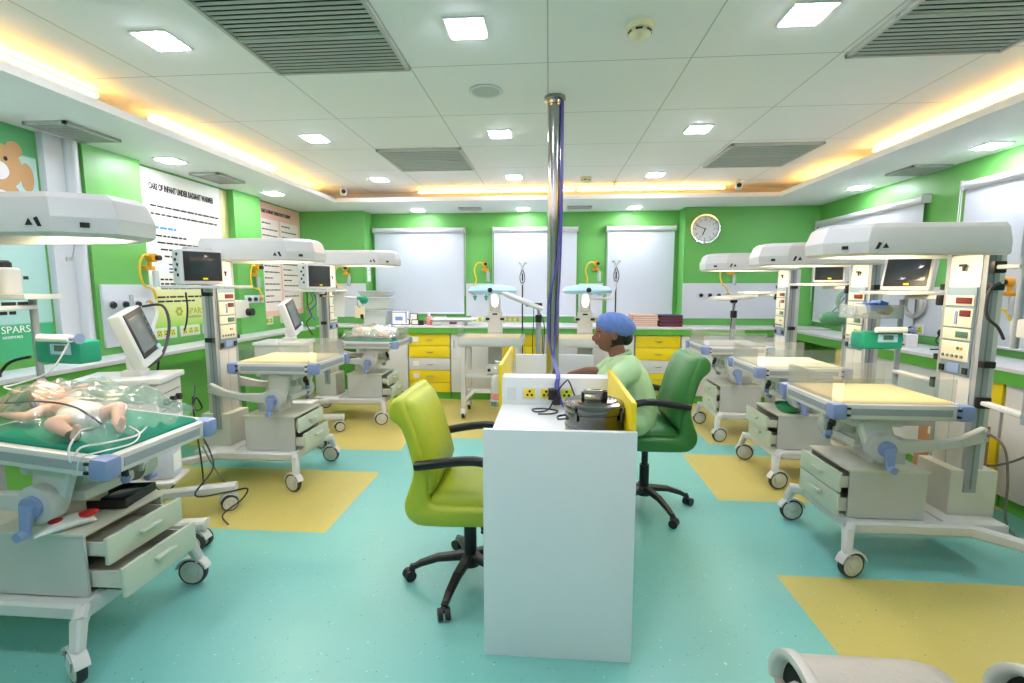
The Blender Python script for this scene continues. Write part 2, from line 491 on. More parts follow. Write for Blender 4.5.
part('rim', MB(WHITE).lathe([(0.105, 0), (0.108, -0.006), (0.095, -0.01), (0.085, -0.006)], n=32), t)
part('grille', MB(mat('speaker grille', (196, 200, 200), 0.7, noise=0.2, nscale=200)).lathe([(0.085, -0.002), (0.085, -0.007), (0.001, -0.009)], n=32), t)
def smoke(x, y, z, label):
    t = T('smoke_detector', label, 'smoke detector', (x, y, z))
    part('base', MB(DETECT).lathe([(0.062, 0), (0.064, -0.02), (0.06, -0.028)], n=28), t)
    part('sensor_cap', MB(DETECT).lathe([(0.05, -0.028), (0.052, -0.045), (0.034, -0.058), (0.001, -0.06)], n=28), t)
    b = MB(BLACK)
    for k in range(6):
        a = k * PI / 3 + 0.3
        b.box((0.0515 * math.cos(a), 0.0515 * math.sin(a), -0.037), (0.004, 0.032, 0.008), 0, (0, 0, a))
    part('slot_ring', b, t)
smoke(0.414, 2.44, ZM, 'ivory smoke detector in the ceiling near the right front downlight')
smoke(0.401, 5.58, ZM, 'small ivory smoke detector in the ceiling near the rear cove')
t = T('sprinkler', 'tiny brass sprinkler head in the ceiling near the rear cove', 'sprinkler', (0.75, 5.85, ZM))
part('body', MB(BEIGE).lathe([(0.03, 0), (0.03, -0.006), (0.008, -0.01), (0.008, -0.04)], n=14), t)
part('deflector', MB(BEIGE).lathe([(0.016, -0.04), (0.016, -0.043)], n=14), t)
def cctv(x, y, z, yaw, label):
    t = T('security_camera', label, 'camera', (x, y, z), yaw)
    part('mount', MB(WHITE).lathe([(0.03, 0.05), (0.03, 0.04), (0.012, 0.03), (0.012, 0.0)], n=14), t)
    part('housing', MB(WHITE).box((0.02, 0, -0.03), (0.11, 0.075, 0.07), 0.012), t)
    part('lens', MB(BLACK).lathe([(0.026, 0.074), (0.024, 0.085), (0.001, 0.086)], (0, 0, -0.03), 16, 'x'), t)
cctv(-2.5, 5.82, ZM - 0.05, -1.1, 'white security camera in the rear left corner of the ceiling cove')
cctv(2.15, 5.82, ZM - 0.05, -1.9, 'white security camera in the rear right corner of the ceiling cove')

# ---------------------------------------------------------------- blinds
def blind(p0, p1, z0, z1, nrm, label, cord=None):
    # p0,p1: ends along the wall; nrm: direction into the room
    t = T('roller_blind', label, 'blind', ((p0[0] + p1[0]) / 2, (p0[1] + p1[1]) / 2, z0))
    a, b, n = Vector((p0[0], p0[1], 0)), Vector((p1[0], p1[1], 0)), Vector((nrm[0], nrm[1], 0))
    d = (b - a).normalized()
    o = n * 0.05
    part('roller', MB(WHITE).cyl(a + o + Vector((0, 0, z1 - 0.035)), b + o + Vector((0, 0, z1 - 0.035)), 0.035, n=20), t, 'w')
    for e in (a, b):
        br = MB(ENAMELG).box(e + n * 0.04 + Vector((0, 0, z1 - 0.03)), (0.09 if abs(n.x) else 0.012, 0.012 if abs(n.x) else 0.09, 0.08), 0.003)
        part('bracket', br, t, 'w')
    c = (a + b) / 2 + n * 0.045
    L = (b - a).length - 0.03
    part('fabric', MB(mat('blind fabric', (204, 213, 221), 0.75)).box((c.x, c.y, (z0 + z1 - 0.04) / 2), (0.004 if abs(n.x) else L, L if abs(n.x) else 0.004, z1 - 0.04 - z0)), t, 'w')
    part('bottom_bar', MB(WHITE).cyl(a + n * 0.045 + d * 0.015 + Vector((0, 0, z0)), b + n * 0.045 - d * 0.015 + Vector((0, 0, z0)), 0.012, n=10), t, 'w')
    e = (a if cord != 'b' else b) + n * 0.08
    cm = MB(WHITE); cm.tube([e + Vector((0, 0, z1 - 0.03)), e + Vector((0, 0, z0 + 0.25))], 0.003, 6, 1); cm.tube([e + d * 0.02 + Vector((0, 0, z1 - 0.03)), e + d * 0.02 + Vector((0, 0, z0 + 0.25))], 0.003, 6, 1)
    part('pull_chain', cm, t, 'w')
blind((-2.54, YB), (-1.21, YB), 1.12, 2.34, (0, -1), 'white roller blind over the rear window left of the steel pole', 'b')
blind((-0.80, YB), (0.40, YB), 1.09, 2.34, (0, -1), 'white roller blind over the rear window behind the steel pole')
blind((0.80, YB), (1.74, YB), 1.09, 2.34, (0, -1), 'white roller blind over the rear window left of the clock')
blind((XR, 6.6), (XR, 4.82), 1.06, 2.34, (-1, 0), 'white roller blind on the right wall nearest the corner')
blind((XR, 4.40), (XR, 2.2), 1.04, 2.37, (-1, 0), 'white roller blind on the right wall with hanging cord, nearest the view')

# ---------------------------------------------------------------- clock
t = T('wall_clock', 'round silver rimmed wall clock on the green pillar', 'clock', (2.045, 6.65, 2.26))
part('rim', MB(CHROME).lathe([(0.18, 0), (0.196, -0.02), (0.19, -0.045), (0.172, -0.045), (0.168, -0.02)], n=48, axis='y', cap=False), t)
part('dial', MB(mat('clock dial', (236, 238, 240), 0.4)).lathe([(0.17, -0.018), (0.001, -0.019)], n=40, axis='y'), t)
mk = MB(INK)
for k in range(60):
    a = k * PI / 30; l = 0.02 if k % 5 == 0 else 0.008
    mk.box((0.155 * math.sin(a), -0.021, 0.155 * math.cos(a)), (0.006 if k % 5 == 0 else 0.003, 0.002, l), 0, (0, a, 0))
for k in range(1, 13):
    a = k * PI / 6
    mk.text(str(k), 0.036, facing('B', (0.122 * math.sin(a), -0.021, 0.122 * math.cos(a) - 0.013)), 'CENTER', 0.0005)
part('numerals', mk, t)
def hand(l, wd, ang, nm):
    part(nm, MB(INK).box((l * 0.4 * math.sin(ang), -0.026, l * 0.4 * math.cos(ang)), (wd, 0.002, l), 0, (0, ang, 0)), t)
hand(0.14, 0.008, math.radians(292), 'minute_hand'); hand(0.10, 0.012, math.radians(202), 'hour_hand')

# ---------------------------------------------------------------- counters and drawers
def counter_top(x0, x1, y0, y1, label, lip):
    m = MB(WHITE); m.bx(x0, x1, y0, y1, 0.965, 0.99, 0.004)
    t = T('worktop', label, 'worktop', ((x0 + x1) / 2, (y0 + y1) / 2, 0.88))
    part('surface', m, t, 'w')
    g = MB(GREEND); g.bx(*lip)
    part('front_band', g, t, 'w')
counter_top(-2.575, 1.785, 6.18, 6.94, 'long white worktop with green front band along the rear wall', (-2.575, 1.785, 6.19, 6.215, 0.89, 0.966))
counter_top(-3.1, -2.58, 6.18, 6.64, 'short white worktop in the rear left corner below the pillar', (-3.1, -2.58, 6.19, 6.215, 0.89, 0.966))
counter_top(1.79, 3.48, 6.18, 6.64, 'white worktop with green front band below the clock pillar', (1.8, 3.0, 6.19, 6.215, 0.89, 0.966))
def pull(m, x, y, z, wd=0.09):
    m.tube([(x - wd / 2, y, z + 0.006), (x - wd / 3, y - 0.022, z), (x, y - 0.026, z - 0.002), (x + wd / 3, y - 0.022, z), (x + wd / 2, y, z + 0.006)], 0.006, 8, 3)
def drawer_unit(x0, x1, label, hs, cols, y=6.22, labels=True, knob=None):
    t = T('drawer_cabinet', label, 'cabinet', ((x0 + x1) / 2, y + 0.2, 0))
    part('carcass', MB(WHITE).bx(x0, x1, y + 0.02, y + 0.42, 0.1, 0.885), t, 'w')
    part('plinth', MB(GREEND).bx(x0, x1, y + 0.04, y + 0.42, 0, 0.1), t, 'w')
    z = 0.885
    for i, (h, c) in enumerate(zip(hs, cols)):
        d = part('drawer', MB(c).bx(x0 + 0.004, x1 - 0.004, y, y + 0.02, z - h + 0.004, z - 0.003, 0.002), t, 'w', 'white drawer front' if c is WHITE else None)
        m = MB(CHROME); pull(m, (x0 + x1) / 2 + 0.01, y, z - h * 0.5)
        part('handle', m, d, 'w')
        if labels and i in (0, 2, 3):
            part('paper_label', MB(PAPER).bx(x0 + 0.06, x0 + 0.14, y - 0.002, y, z - h * 0.65, z - h * 0.25), d, 'w')
        z -= h
HS = (0.163, 0.163, 0.163, 0.163, 0.133)
drawer_unit(-1.86, -1.30, 'yellow five drawer cabinet with one white drawer, left of the rear trolley cots', HS, (YELLOW, YELLOW, WHITE, YELLOW, YELLOW))
drawer_unit(-0.62, -0.08, 'yellow drawer cabinet behind the left trolley cot', HS, (YELLOW, YELLOW, WHITE, YELLOW, YELLOW), labels=False)
drawer_unit(1.11, 1.68, 'yellow drawer cabinet with one white drawer behind the green chair', HS, (YELLOW, YELLOW, WHITE, YELLOW, YELLOW), labels=False)
def cupboard(x0, x1, label, y=6.22, m=WHITE):
    t = T('cupboard', label, 'cabinet', ((x0 + x1) / 2, y + 0.2, 0))
    part('carcass', MB(WHITE).bx(x0, x1, y + 0.02, y + 0.42, 0.1, 0.885), t, 'w')
    part('plinth', MB(GREEND).bx(x0, x1, y + 0.04, y + 0.42, 0, 0.1), t, 'w')
    n = max(1, round((x1 - x0) / 0.5)); wd = (x1 - x0) / n
    for k in range(n):
        d = part('door', MB(m).bx(x0 + k * wd + 0.003, x0 + (k + 1) * wd - 0.003, y, y + 0.02, 0.104, 0.882, 0.002), t, 'w')
        h = MB(CHROME); h.tube([(x0 + k * wd + 0.05, y, 0.8), (x0 + k * wd + 0.05, y - 0.025, 0.79), (x0 + k * wd + 0.05, y - 0.025, 0.70), (x0 + k * wd + 0.05, y, 0.69)], 0.006, 8, 2)
        part('handle', h, d, 'w')
cupboard(-2.58, -1.87, 'white cupboard under the rear worktop in the left corner')
cupboard(-1.29, -0.63, 'white cupboard between two yellow drawer cabinets at the left cot')
cupboard(-0.07, 1.10, 'wide white cupboard under the rear worktop behind the right trolley cot')
cupboard(1.69, 2.9, 'white cupboard under the worktop below the clock pillar')

# left wall shelf with brackets and the right wall counter
t = T('wall_shelf', 'long white shelf counter with green edge along the left wall', 'worktop', (-3.32, 3.6, 0.9))
part('surface', MB(WHITE).bx(-3.415, -3.10, 1.3, 6.15, 0.945, 0.975, 0.004), t, 'w')
part('fascia', MB(GREEND).bx(-3.14, -3.115, 1.3, 6.15, 0.86, 0.946), t, 'w')
t = T('wall_counter', 'white counter along the right wall with green front edge', 'worktop', (3.26, 3.9, 0.9))
part('surface', MB(WHITE).bx(3.0, 3.495, 1.4, 6.15, 0.945, 0.972, 0.004), t, 'w')
part('fascia', MB(GREEND).bx(3.01, 3.035, 1.4, 6.15, 0.86, 0.946), t, 'w')
def side_unit(y0, y1, label, cols):
    # right wall units, fronts facing -X
    x = 3.04
    t = T('drawer_cabinet', label, 'cabinet', (3.25, (y0 + y1) / 2, 0))
    part('carcass', MB(WHITE).bx(x + 0.02, 3.48, y0, y1, 0.1, 0.858), t, 'w')
    part('plinth', MB(GREEND).bx(x + 0.04, 3.48, y0, y1, 0, 0.1), t, 'w')
    if cols is None:
        d = part('door', MB(WHITE).bx(x, x + 0.02, y0 + 0.003, y1 - 0.003, 0.104, 0.856, 0.002), t, 'w')
        part('handle', MB(CHROME).tube([(x, y0 + .06, 0.75), (x - .025, y0 + .06, 0.74), (x - .025, y0 + .06, 0.66), (x, y0 + .06, 0.65)], 0.006, 8, 2), d, 'w')
        return
    h = 0.755 / len(cols)
    for k, c in enumerate(cols):
        z1 = 0.858 - k * h
        d = part('drawer', MB(c).bx(x, x + 0.02, y0 + 0.003, y1 - 0.003, z1 - h + 0.004, z1 - 0.002, 0.002), t, 'w')
        ym = (y0 + y1) / 2
        part('handle', MB(CHROME).tube([(x, ym - .045, z1 - h / 2), (x - .024, ym - .03, z1 - h / 2), (x - .024, ym + .03, z1 - h / 2), (x, ym + .045, z1 - h / 2)], 0.006, 8, 2), d, 'w')
side_unit(3.40, 3.78, 'yellow drawer cabinet under the right wall counter behind the near warmer', (YELLOW, WHITE, YELLOW, YELLOW))
side_unit(2.2, 3.38, 'white cupboard under the right wall counter near the frame edge', None)
side_unit(3.80, 4.9, 'white cupboard under the right wall counter behind the middle warmer', None)
side_unit(4.92, 5.3, 'yellow drawer cabinet under the right wall counter behind the far warmer', (YELLOW, WHITE, YELLOW, YELLOW))

# ---------------------------------------------------------------- sockets and gas outlets
SOCK = mat('yellow green socket', (206, 216, 60), 0.45)
def socket_plate(loc, d, n, label, name='socket_plate'):
    # loc: centre on the wall surface; d: facing letter
    t = T(name, label, 'socket', loc, {'B': 0, 'L': PI / 2, 'R': -PI / 2}[d])
    wd = 0.075 * n + 0.03
    part('plate', MB(WHITE).box((0, -0.006, 0), (wd, 0.012, 0.10), 0.004), t)
    for k in range(n):
        x = (k - (n - 1) / 2) * 0.075
        s = part('outlet', MB(SOCK).box((x, -0.014, 0), (0.055, 0.005, 0.06), 0.002), t)
        hm = MB(BLACK)
        for hx, hz in ((0, 0.014), (-0.012, -0.009), (0.012, -0.009)): hm.cyl((x + hx, -0.0165, hz), (x + hx, -0.0185, hz), 0.006, n=10)
        part('holes', hm, s)
for x, l in ((-1.62, 'left of the weighing scale'), (-1.0, 'right of the weighing scale'), (-0.52, 'behind the left trolley cot'), (0.6, 'near the right trolley cot'), (1.4, 'behind the nurse')):
    socket_plate((x, YB, 1.03), 'B', 3, 'yellow socket plate on the rear backsplash, ' + l)
for y, l in ((3.72, 'under the oxygen outlets by the near ventilator'), (4.12, 'under the left part of the white text poster'), (4.42, 'under the logo of the white text poster'), (4.72, 'under the right part of the white text poster'), (5.75, 'under the pink poster, first'), (6.1, 'under the pink poster, second')):
    x = -3.42 if y < 3.89 else XL
    socket_plate((x, y, 1.08), 'L', 3 if y < 5.5 else 2, 'yellow socket plate on the left wall, ' + l)
for y, l in ((4.1, 'behind the near warmer mast'), (4.45, 'near the black plugs'), (4.8, 'behind the green syringe pump'), (5.6, 'towards the far corner')):
    socket_plate((XR - (0.02 if y > 4.3 else 0), y, 1.10), 'R', 2, 'yellow socket plate on the right wall, ' + l)

def regulator(loc, d, label, hose_to):
    # yellow suction regulator with a hose loop and clear jar; local -y points into the room
    rz = {'B': 0, 'L': PI / 2, 'R': -PI / 2}[d]
    t = T('suction_regulator', label, 'regulator', loc, rz)
    b = MB(ORANGE); b.box((0, -0.02, 0.0), (0.10, 0.04, 0.035), 0.008); b.cyl((0, -0.03, 0.0), (0, -0.03, 0.075), 0.018); b.cyl((0, -0.02, 0.085), (0, -0.085, 0.085), 0.036, n=20)
    part('valve_body', b, t)
    part('knob', MB(BLACK).cyl((0.02, -0.085, 0.085), (0.02, -0.115, 0.085), 0.022, n=14), t)
    j = MB(TUB); j.lathe([(0.02, -0.16), (0.024, -0.15), (0.024, -0.03), (0.018, -0.02)], (0.045, -0.04, 0), 16)
    part('jar', j, t)
    hx, hz = hose_to
    part('hose', MB(YELHOSE).tube([(-0.02, -0.05, 0.10), (-0.10, -0.07, 0.10), (-0.15, -0.07, 0.0), (-0.12, -0.07, -0.14), (hx - 0.04, -0.06, hz + 0.08), (hx + 0.0, -0.05, hz)], 0.009, 8, 6), t)
def outlets(loc, d, n, label, col=BLACK):
    t = T('gas_outlet_rail', label, 'gas outlet', loc, {'B': 0, 'L': PI / 2, 'R': -PI / 2}[d])
    part('rail', MB(WALLW).box((0, -0.004, 0), (0.12 * n, 0.008, 0.09), 0.003), t)
    for k in range(n):
        x = (k - (n - 1) / 2) * 0.115
        o = part('outlet', MB(CHROME).cyl((x, -0.008, 0), (x, -0.02, 0), 0.03, n=20), t)
        part('socket_port', MB(BLACK if k < n - 1 else ORANGE).cyl((x, -0.02, 0), (x, -0.035, 0), 0.02, n=16), o)
# left pillar head panel
struct('wall_panel', MB(WALLW).bx(-3.42, -3.40, 3.43, 3.90, 1.03, 1.52, 0.003))
outlets((-3.40, 3.67, 1.36), 'L', 4, 'row of gas outlets on the white panel of the near left pillar')
regulator((-3.40, 3.86, 1.66), 'L', 'yellow suction regulator with hose on the near left green pillar', (0.02, -0.26))
outlets((-3.42, 5.36, 1.36), 'L', 3, 'row of gas outlets on the far left green pillar')
regulator((-3.42, 5.36, 1.64), 'L', 'yellow suction regulator with hose on the far left green pillar', (0.06, -0.25))
outlets((-0.98, YB - 0.02, 1.42), 'B', 3, 'gas outlets on the white panel between the rear blinds, left of the pole')
regulator((-0.92, YB - 0.0, 1.74), 'B', 'yellow suction regulator on the rear wall above the left trolley cot', (-0.12, -0.3))
outlets((0.6, YB - 0.02, 1.42), 'B', 3, 'gas outlets on the white panel between the rear blinds, right of the pole')
regulator((0.66, YB - 0.0, 1.74), 'B', 'yellow suction regulator on the rear wall above the right trolley cot', (-0.1, -0.3))
outlets((2.2, 6.63, 1.39), 'B', 4, 'row of four gas outlets on the white panel under the clock')
regulator((2.40, 6.65, 1.68), 'B', 'yellow suction regulator with hose under the clock pillar', (-0.02, -0.27))
regulator((-2.85, 6.65, 1.68), 'B', 'yellow suction regulator in the rear left corner near the tubs', (-0.02, -0.25))
regulator((XR - 0.02, 3.9, 1.45), 'R', 'yellow suction regulator on the right wall behind the near warmer', (0.05, -0.2))
def flowmeter(x, y, z, rz, label):
    t = T('flowmeter', label, 'flowmeter', (x, y, z), rz)
    part('valve', MB(TEALP).box((0, -0.03, 0), (0.05, 0.04, 0.03), 0.006).cyl((0, -0.03, -0.05), (0, -0.03, 0), 0.016), t)
    part('scale_tube', MB(TUB).lathe([(0.013, 0.015), (0.015, 0.03), (0.015, 0.13), (0.01, 0.14)], (0, -0.03, 0), 14), t)
flowmeter(-3.37, 3.62, 1.30, PI / 2, 'green flowmeter with clear tube on the near left pillar outlet')
flowmeter(-1.06, YB - 0.05, 1.36, 0, 'green flowmeter on the rear outlets left of the pole, first')
flowmeter(-0.90, YB - 0.05, 1.36, 0, 'green flowmeter on the rear outlets left of the pole, second')

# ---------------------------------------------------------------- posters on the left wall
def lines(m, x, y0, zz, rows, h=0.016, seed=1):
    rnd = random.Random(seed)
    for z, l, ind in rows:
        y = y0 + ind
        end = y0 + ind + l
        while y < end:
            wl = min(rnd.uniform(0.03, 0.09), end - y)
            m.bx(x, x + 0.0015, y, y + wl, z, z + h)
            y += wl + 0.012
PX = XL + 0.006
def grad_mat(name, stops, z0, z1):
    m = bpy.data.materials.new(name); m.use_nodes = True
    nt = m.node_tree; N = nt.nodes; L = nt.links
    geo = N.new('ShaderNodeNewGeometry'); sep = N.new('ShaderNodeSeparateXYZ'); r = N.new('ShaderNodeMapRange'); cr = N.new('ShaderNodeValToRGB')
    r.inputs[1].default_value = z0; r.inputs[2].default_value = z1
    L.new(geo.outputs['Position'], sep.inputs[0]); L.new(sep.outputs[2], r.inputs[0]); L.new(r.outputs[0], cr.inputs[0])
    e = cr.color_ramp.elements
    while len(e) < len(stops): e.new(0.5)
    for q, (p, c) in zip(e, stops): q.position = p; q.color = lin(c)
    L.new(cr.outputs[0], N['Principled BSDF'].inputs['Base Color'])
    N['Principled BSDF'].inputs['Roughness'].default_value = 0.45
    return m
t = T('wall_poster', 'teal wall poster with cartoon bear and text, behind the near left warmer', 'poster', (PX, 2.55, 1.02))
part('sheet', MB(grad_mat('teal poster print', [(0, (70, 178, 120)), (0.15, (60, 176, 120)), (0.16, (168, 216, 206)), (0.80, (196, 232, 230)), (0.88, (186, 226, 216)), (0.89, (96, 182, 120)), (1, (88, 174, 112))], 1.02, 2.54)).bx(PX - 0.006, PX, 1.95, 3.13, 1.02, 2.54), t, 'w')
b = MB(mat('bear brown print', (206, 164, 112), 0.6))
BO = 0
def disc(m, y, z, ry, rz, x=PX + 0.001, n=28):
    if BO: y = 2.91 + (y + BO - 2.95) * .72; z = 2.27 + (z - 2.16) * .72; ry *= .72; rz *= .72
    m.loft([[(x + q, y + ry * math.cos(2 * PI * i / n), z + rz * math.sin(2 * PI * i / n)) for i in range(n)] for q in (0, 0.0012)])
BO = .17
disc(b, 2.78, 1.85, 0.16, 0.20, PX + .0005); disc(b, 2.99, 2.10, 0.06, 0.13, PX + .0015); disc(b, 2.64, 2.35, 0.07, 0.07, PX + .0008); disc(b, 2.90, 2.33, 0.07, 0.07, PX + .0011); disc(b, 2.76, 2.16, 0.20, 0.20, PX + .0018)
b.use(PAPER); disc(b, 2.74, 2.12, 0.10, 0.085, PX + 0.0036); disc(b, 2.76, 1.82, 0.10, 0.13, PX + 0.0022)
b.use(INK); disc(b, 2.73, 2.15, 0.025, 0.018, PX + 0.005); disc(b, 2.82, 2.23, 0.016, 0.02, PX + 0.005); disc(b, 2.66, 2.23, 0.016, 0.02, PX + 0.005)
part('bear_picture', b, t, 'w'); BO = 0
m = MB(INK); lines(m, PX, 2.1, 0, [(1.78, 0.85, 0.05), (1.73, 0.6, 0.1), (1.64, 0.7, 0.1), (1.55, 0.8, 0.1), (1.46, 0.6, 0.1), (1.38, 0.8, 0.1), (1.32, 0.7, 0.1)], 0.022, 3)
part('text_lines', m, t, 'w')
part('logo_text', MB(PAPER).text('SPARSH', 0.066, facing('L', (PX + 0.001, 2.80, 1.20))).text('HOSPITALS', 0.024, facing('L', (PX + 0.001, 2.805, 1.165))), t, 'w')

t = T('wall_poster', 'tall white text poster on radiant warmer care with yellow green foot', 'poster', (PX, 4.5, 1.13))
part('sheet', MB(grad_mat('white poster print', [(0, (150, 206, 90)), (0.09, (206, 220, 130)), (0.24, (226, 228, 170)), (0.27, (236, 238, 224)), (0.55, (240, 242, 232)), (1, (240, 244, 234))], 1.13, 2.53)).bx(PX - 0.006, PX, 3.96, 5.10, 1.13, 2.53), t, 'w')
part('side_border', MB(mat('beige border print', (214, 214, 150), 0.5)).bx(PX, PX + 0.001, 4.98, 5.10, 1.13, 2.53), t, 'w')
m = MB(INK); m.text('CARE OF INFANT UNDER RADIANT WARMER', 0.076, facing('L', (PX + 0.001, 4.06, 2.36)), sx=0.52, bold=.003)
part('heading', m, t, 'w')
m = MB(INK); lines(m, PX, 4.06, 0, [(2.21, 0.88, 0.0), (2.14, 0.86, 0.0), (1.95, 0.36, 0.04), (1.89, 0.78, 0.05), (1.83, 0.84, 0.08), (1.77, 0.3, 0.12), (1.40, 0.85, 0.0), (1.36, 0.45, 0.0), (1.48, 0.5, 0.05), (1.52, 0.6, 0.05), (1.56, 0.4, 0.05)], 0.016, 5)
m.use(INKB); lines(m, PX, 4.06, 0, [(2.02, 0.28, 0.0)], 0.02, 6)
part('text_lines', m, t, 'w')
m = MB(mat('table print', (236, 240, 248), 0.6)); m.bx(PX, PX + 0.001, 4.10, 4.92, 1.62, 1.74)
m.use(INK); lines(m, PX + 0.001, 4.12, 0, [(1.70, 0.06, 0.1), (1.70, 0.3, 0.42), (1.66, 0.05, 0.1), (1.63, 0.05, 0.1)], 0.012, 8)
part('table', m, t, 'w')
m = MB(mat('olive print', (160, 170, 60), 0.6)); m.text('SPARSH', 0.085, facing('L', (PX + 0.001, 4.40, 1.24)))
for k in range(6):
    a = k * PI / 3; disc(m, 4.30 + 0.03 * math.cos(a), 1.27 + 0.03 * math.sin(a), 0.016, 0.016)
m.use(INKG); m.text('HOSPITALS', 0.035, facing('L', (PX + 0.001, 4.41, 1.20)))
part('logo', m, t, 'w')

t = T('wall_poster', 'tall pink bordered text poster in the rear left corner', 'poster', (PX, 6.1, 1.13))
part('sheet', MB(mat('pink poster print', (236, 190, 170), 0.5)).bx(PX - 0.006, PX, 5.63, 6.62, 1.13, 2.53), t, 'w')
m = MB(mat('poster white field', (238, 226, 214), 0.5)); m.bx(PX, PX + 0.001, 5.70, 6.08, 1.2, 2.34); m.bx(PX, PX + 0.001, 6.12, 6.56, 1.2, 2.34)
part('text_field', m, t, 'w')
part('heading', MB(INK).text('CARE OF INFANT UNDER PHOTO THERAPY', 0.06, facing('L', (PX + 0.001, 5.72, 2.41)), sx=0.56, bold=.0025), t, 'w')
m = MB(INK)
lines(m, PX + 0.001, 5.72, 0, [(2.28 - 0.075 * k, 0.33 if k % 3 else 0.18, 0.0) for k in range(14)], 0.014, 11)
lines(m, PX + 0.001, 6.15, 0, [(2.28 - 0.07 * k, 0.36 if k % 2 else 0.2, 0.0) for k in range(15)], 0.014, 12)
part('text_lines', m, t, 'w')

# ---------------------------------------------------------------- radiant warmers (local +x is the aisle side)
def caster(parent, x, y, z=0.0, yaw=0.0, r=0.068, name='caster', twin=False, top=0.16):
    M = Matrix.Translation((x, y, 0)) @ Euler((0, 0, yaw)).to_matrix().to_4x4()
    def X(m):
        m.v = [tuple(M @ Vector(v)) for v in m.v]; return m
    f = MB(ENAMEL)
    f.prism([(-.028 + (r + .012) * math.cos(q), r + (r + .012) * math.sin(q)) for q in [math.radians(a) for a in range(15, 166, 15)]] + [(-.028 + (r + .003) * math.cos(q), r + (r + .003) * math.sin(q)) for q in [math.radians(a) for a in range(165, 14, -15)]], -.024, .024)
    for s in (-1, 1): f.bar((-0.005, s * 0.024, r + 0.05), (-0.028, s * 0.024, r), 0.006, 0.045)
    f.cyl((0, 0, r + 0.05), (0, 0, top), 0.018, n=12)
    c = part(name, X(f), parent)
    w = MB(RUBBER)
    ys = (-0.03, 0.03) if twin else (0.0,)
    for yy in ys:
        w.use(RUBBER).lathe([(r * 0.84, -0.016), (r * 0.96, -0.016), (r, -0.009), (r, 0.009), (r * 0.96, 0.016), (r * 0.84, 0.016)], (-0.028, yy, r), 24, 'y')
        w.use(CREAM).lathe([(0.010, -0.024), (r * 0.22, -0.023), (r * 0.25, -0.018), (r * .62, -.021), (r * .66, -.017), (r * 0.84, -0.0165), (r * 0.84, 0.0165), (r * .66, .017), (r * .62, .021), (r * 0.25, 0.018), (r * 0.22, 0.023), (0.010, 0.024)], (-0.028, yy, r), 24, 'y')
    part('wheel', X(w), c)
    return c

def drawer_local(t, x0, y0, y1, z0, z1, pull_out, depth=0.3, handle=True):
    m = MB(DRAWG); p = pull_out
    m.bx(x0 + p, x0 + p + 0.018, y0, y1, z0, z1, 0.004)
    m.use(CREAM); e = 0.01
    m.bx(x0 - depth + p, x0 + p, y0 + 0.02, y0 + 0.02 + e, z0 + 0.02, z1 - 0.03); m.bx(x0 - depth + p, x0 + p, y1 - 0.02 - e, y1 - 0.02, z0 + 0.02, z1 - 0.03)
    m.bx(x0 - depth + p, x0 + p, y0 + 0.02, y1 - 0.02, z0 + 0.02, z0 + 0.026)
    d = part('drawer', m, t)
    h = MB(DRAWG); ym = (y0 + y1) / 2; x = x0 + p + 0.018
    h.bar((x + 0.012, ym - 0.05, z1 - 0.045), (x + 0.012, ym + 0.05, z1 - 0.045), 0.024, 0.014)
    part('handle', h, d)

def hood(t, zb=1.66, mark=True):
    def ring(s, z, x1, sx=1.0):
        return [(-.275, -.20 * s, z), (x1 - .16, -.20 * s, z), (x1, -.09 * s, z), (x1, .09 * s, z), (x1 - .16, .20 * s, z), (-.275, .20 * s, z)]
    m = MB(ENAMEL).loft([ring(.80, zb + .045, .47), ring(.82, zb, .49), ring(.95, zb, .535), ring(1, zb + .012, .555), ring(1, zb + .068, .56), ring(.90, zb + .140, .535), ring(.80, zb + .163, .505), ring(.7, zb + .167, .46)])
    h = part('heater_hood', m, t, smooth=20)
    g = MB(HEAT); g.bx(-.05, .35, -.08, .08, zb + .036, zb + .043)
    part('heater_lamp', g, h, label='glowing warm heater lamp')
    if mark:
        for s in (-1, 1):
            y = s * .2005
            part('badge', MB(INK).prism([(.30, zb + .035), (.33, zb + .035), (.315, zb + .06)], y, y + s * .002), h)
            part('badge', MB(INK).prism([(.335, zb + .06), (.35, zb + .065), (.365, zb + .03), (.35, zb + .03)], y, y + s * .002), h)
            part('badge', MB(INK).box((.48, s * .1477, zb + .04), (.028, .003, .018), 0, (0, 0, -s * .60)), h)

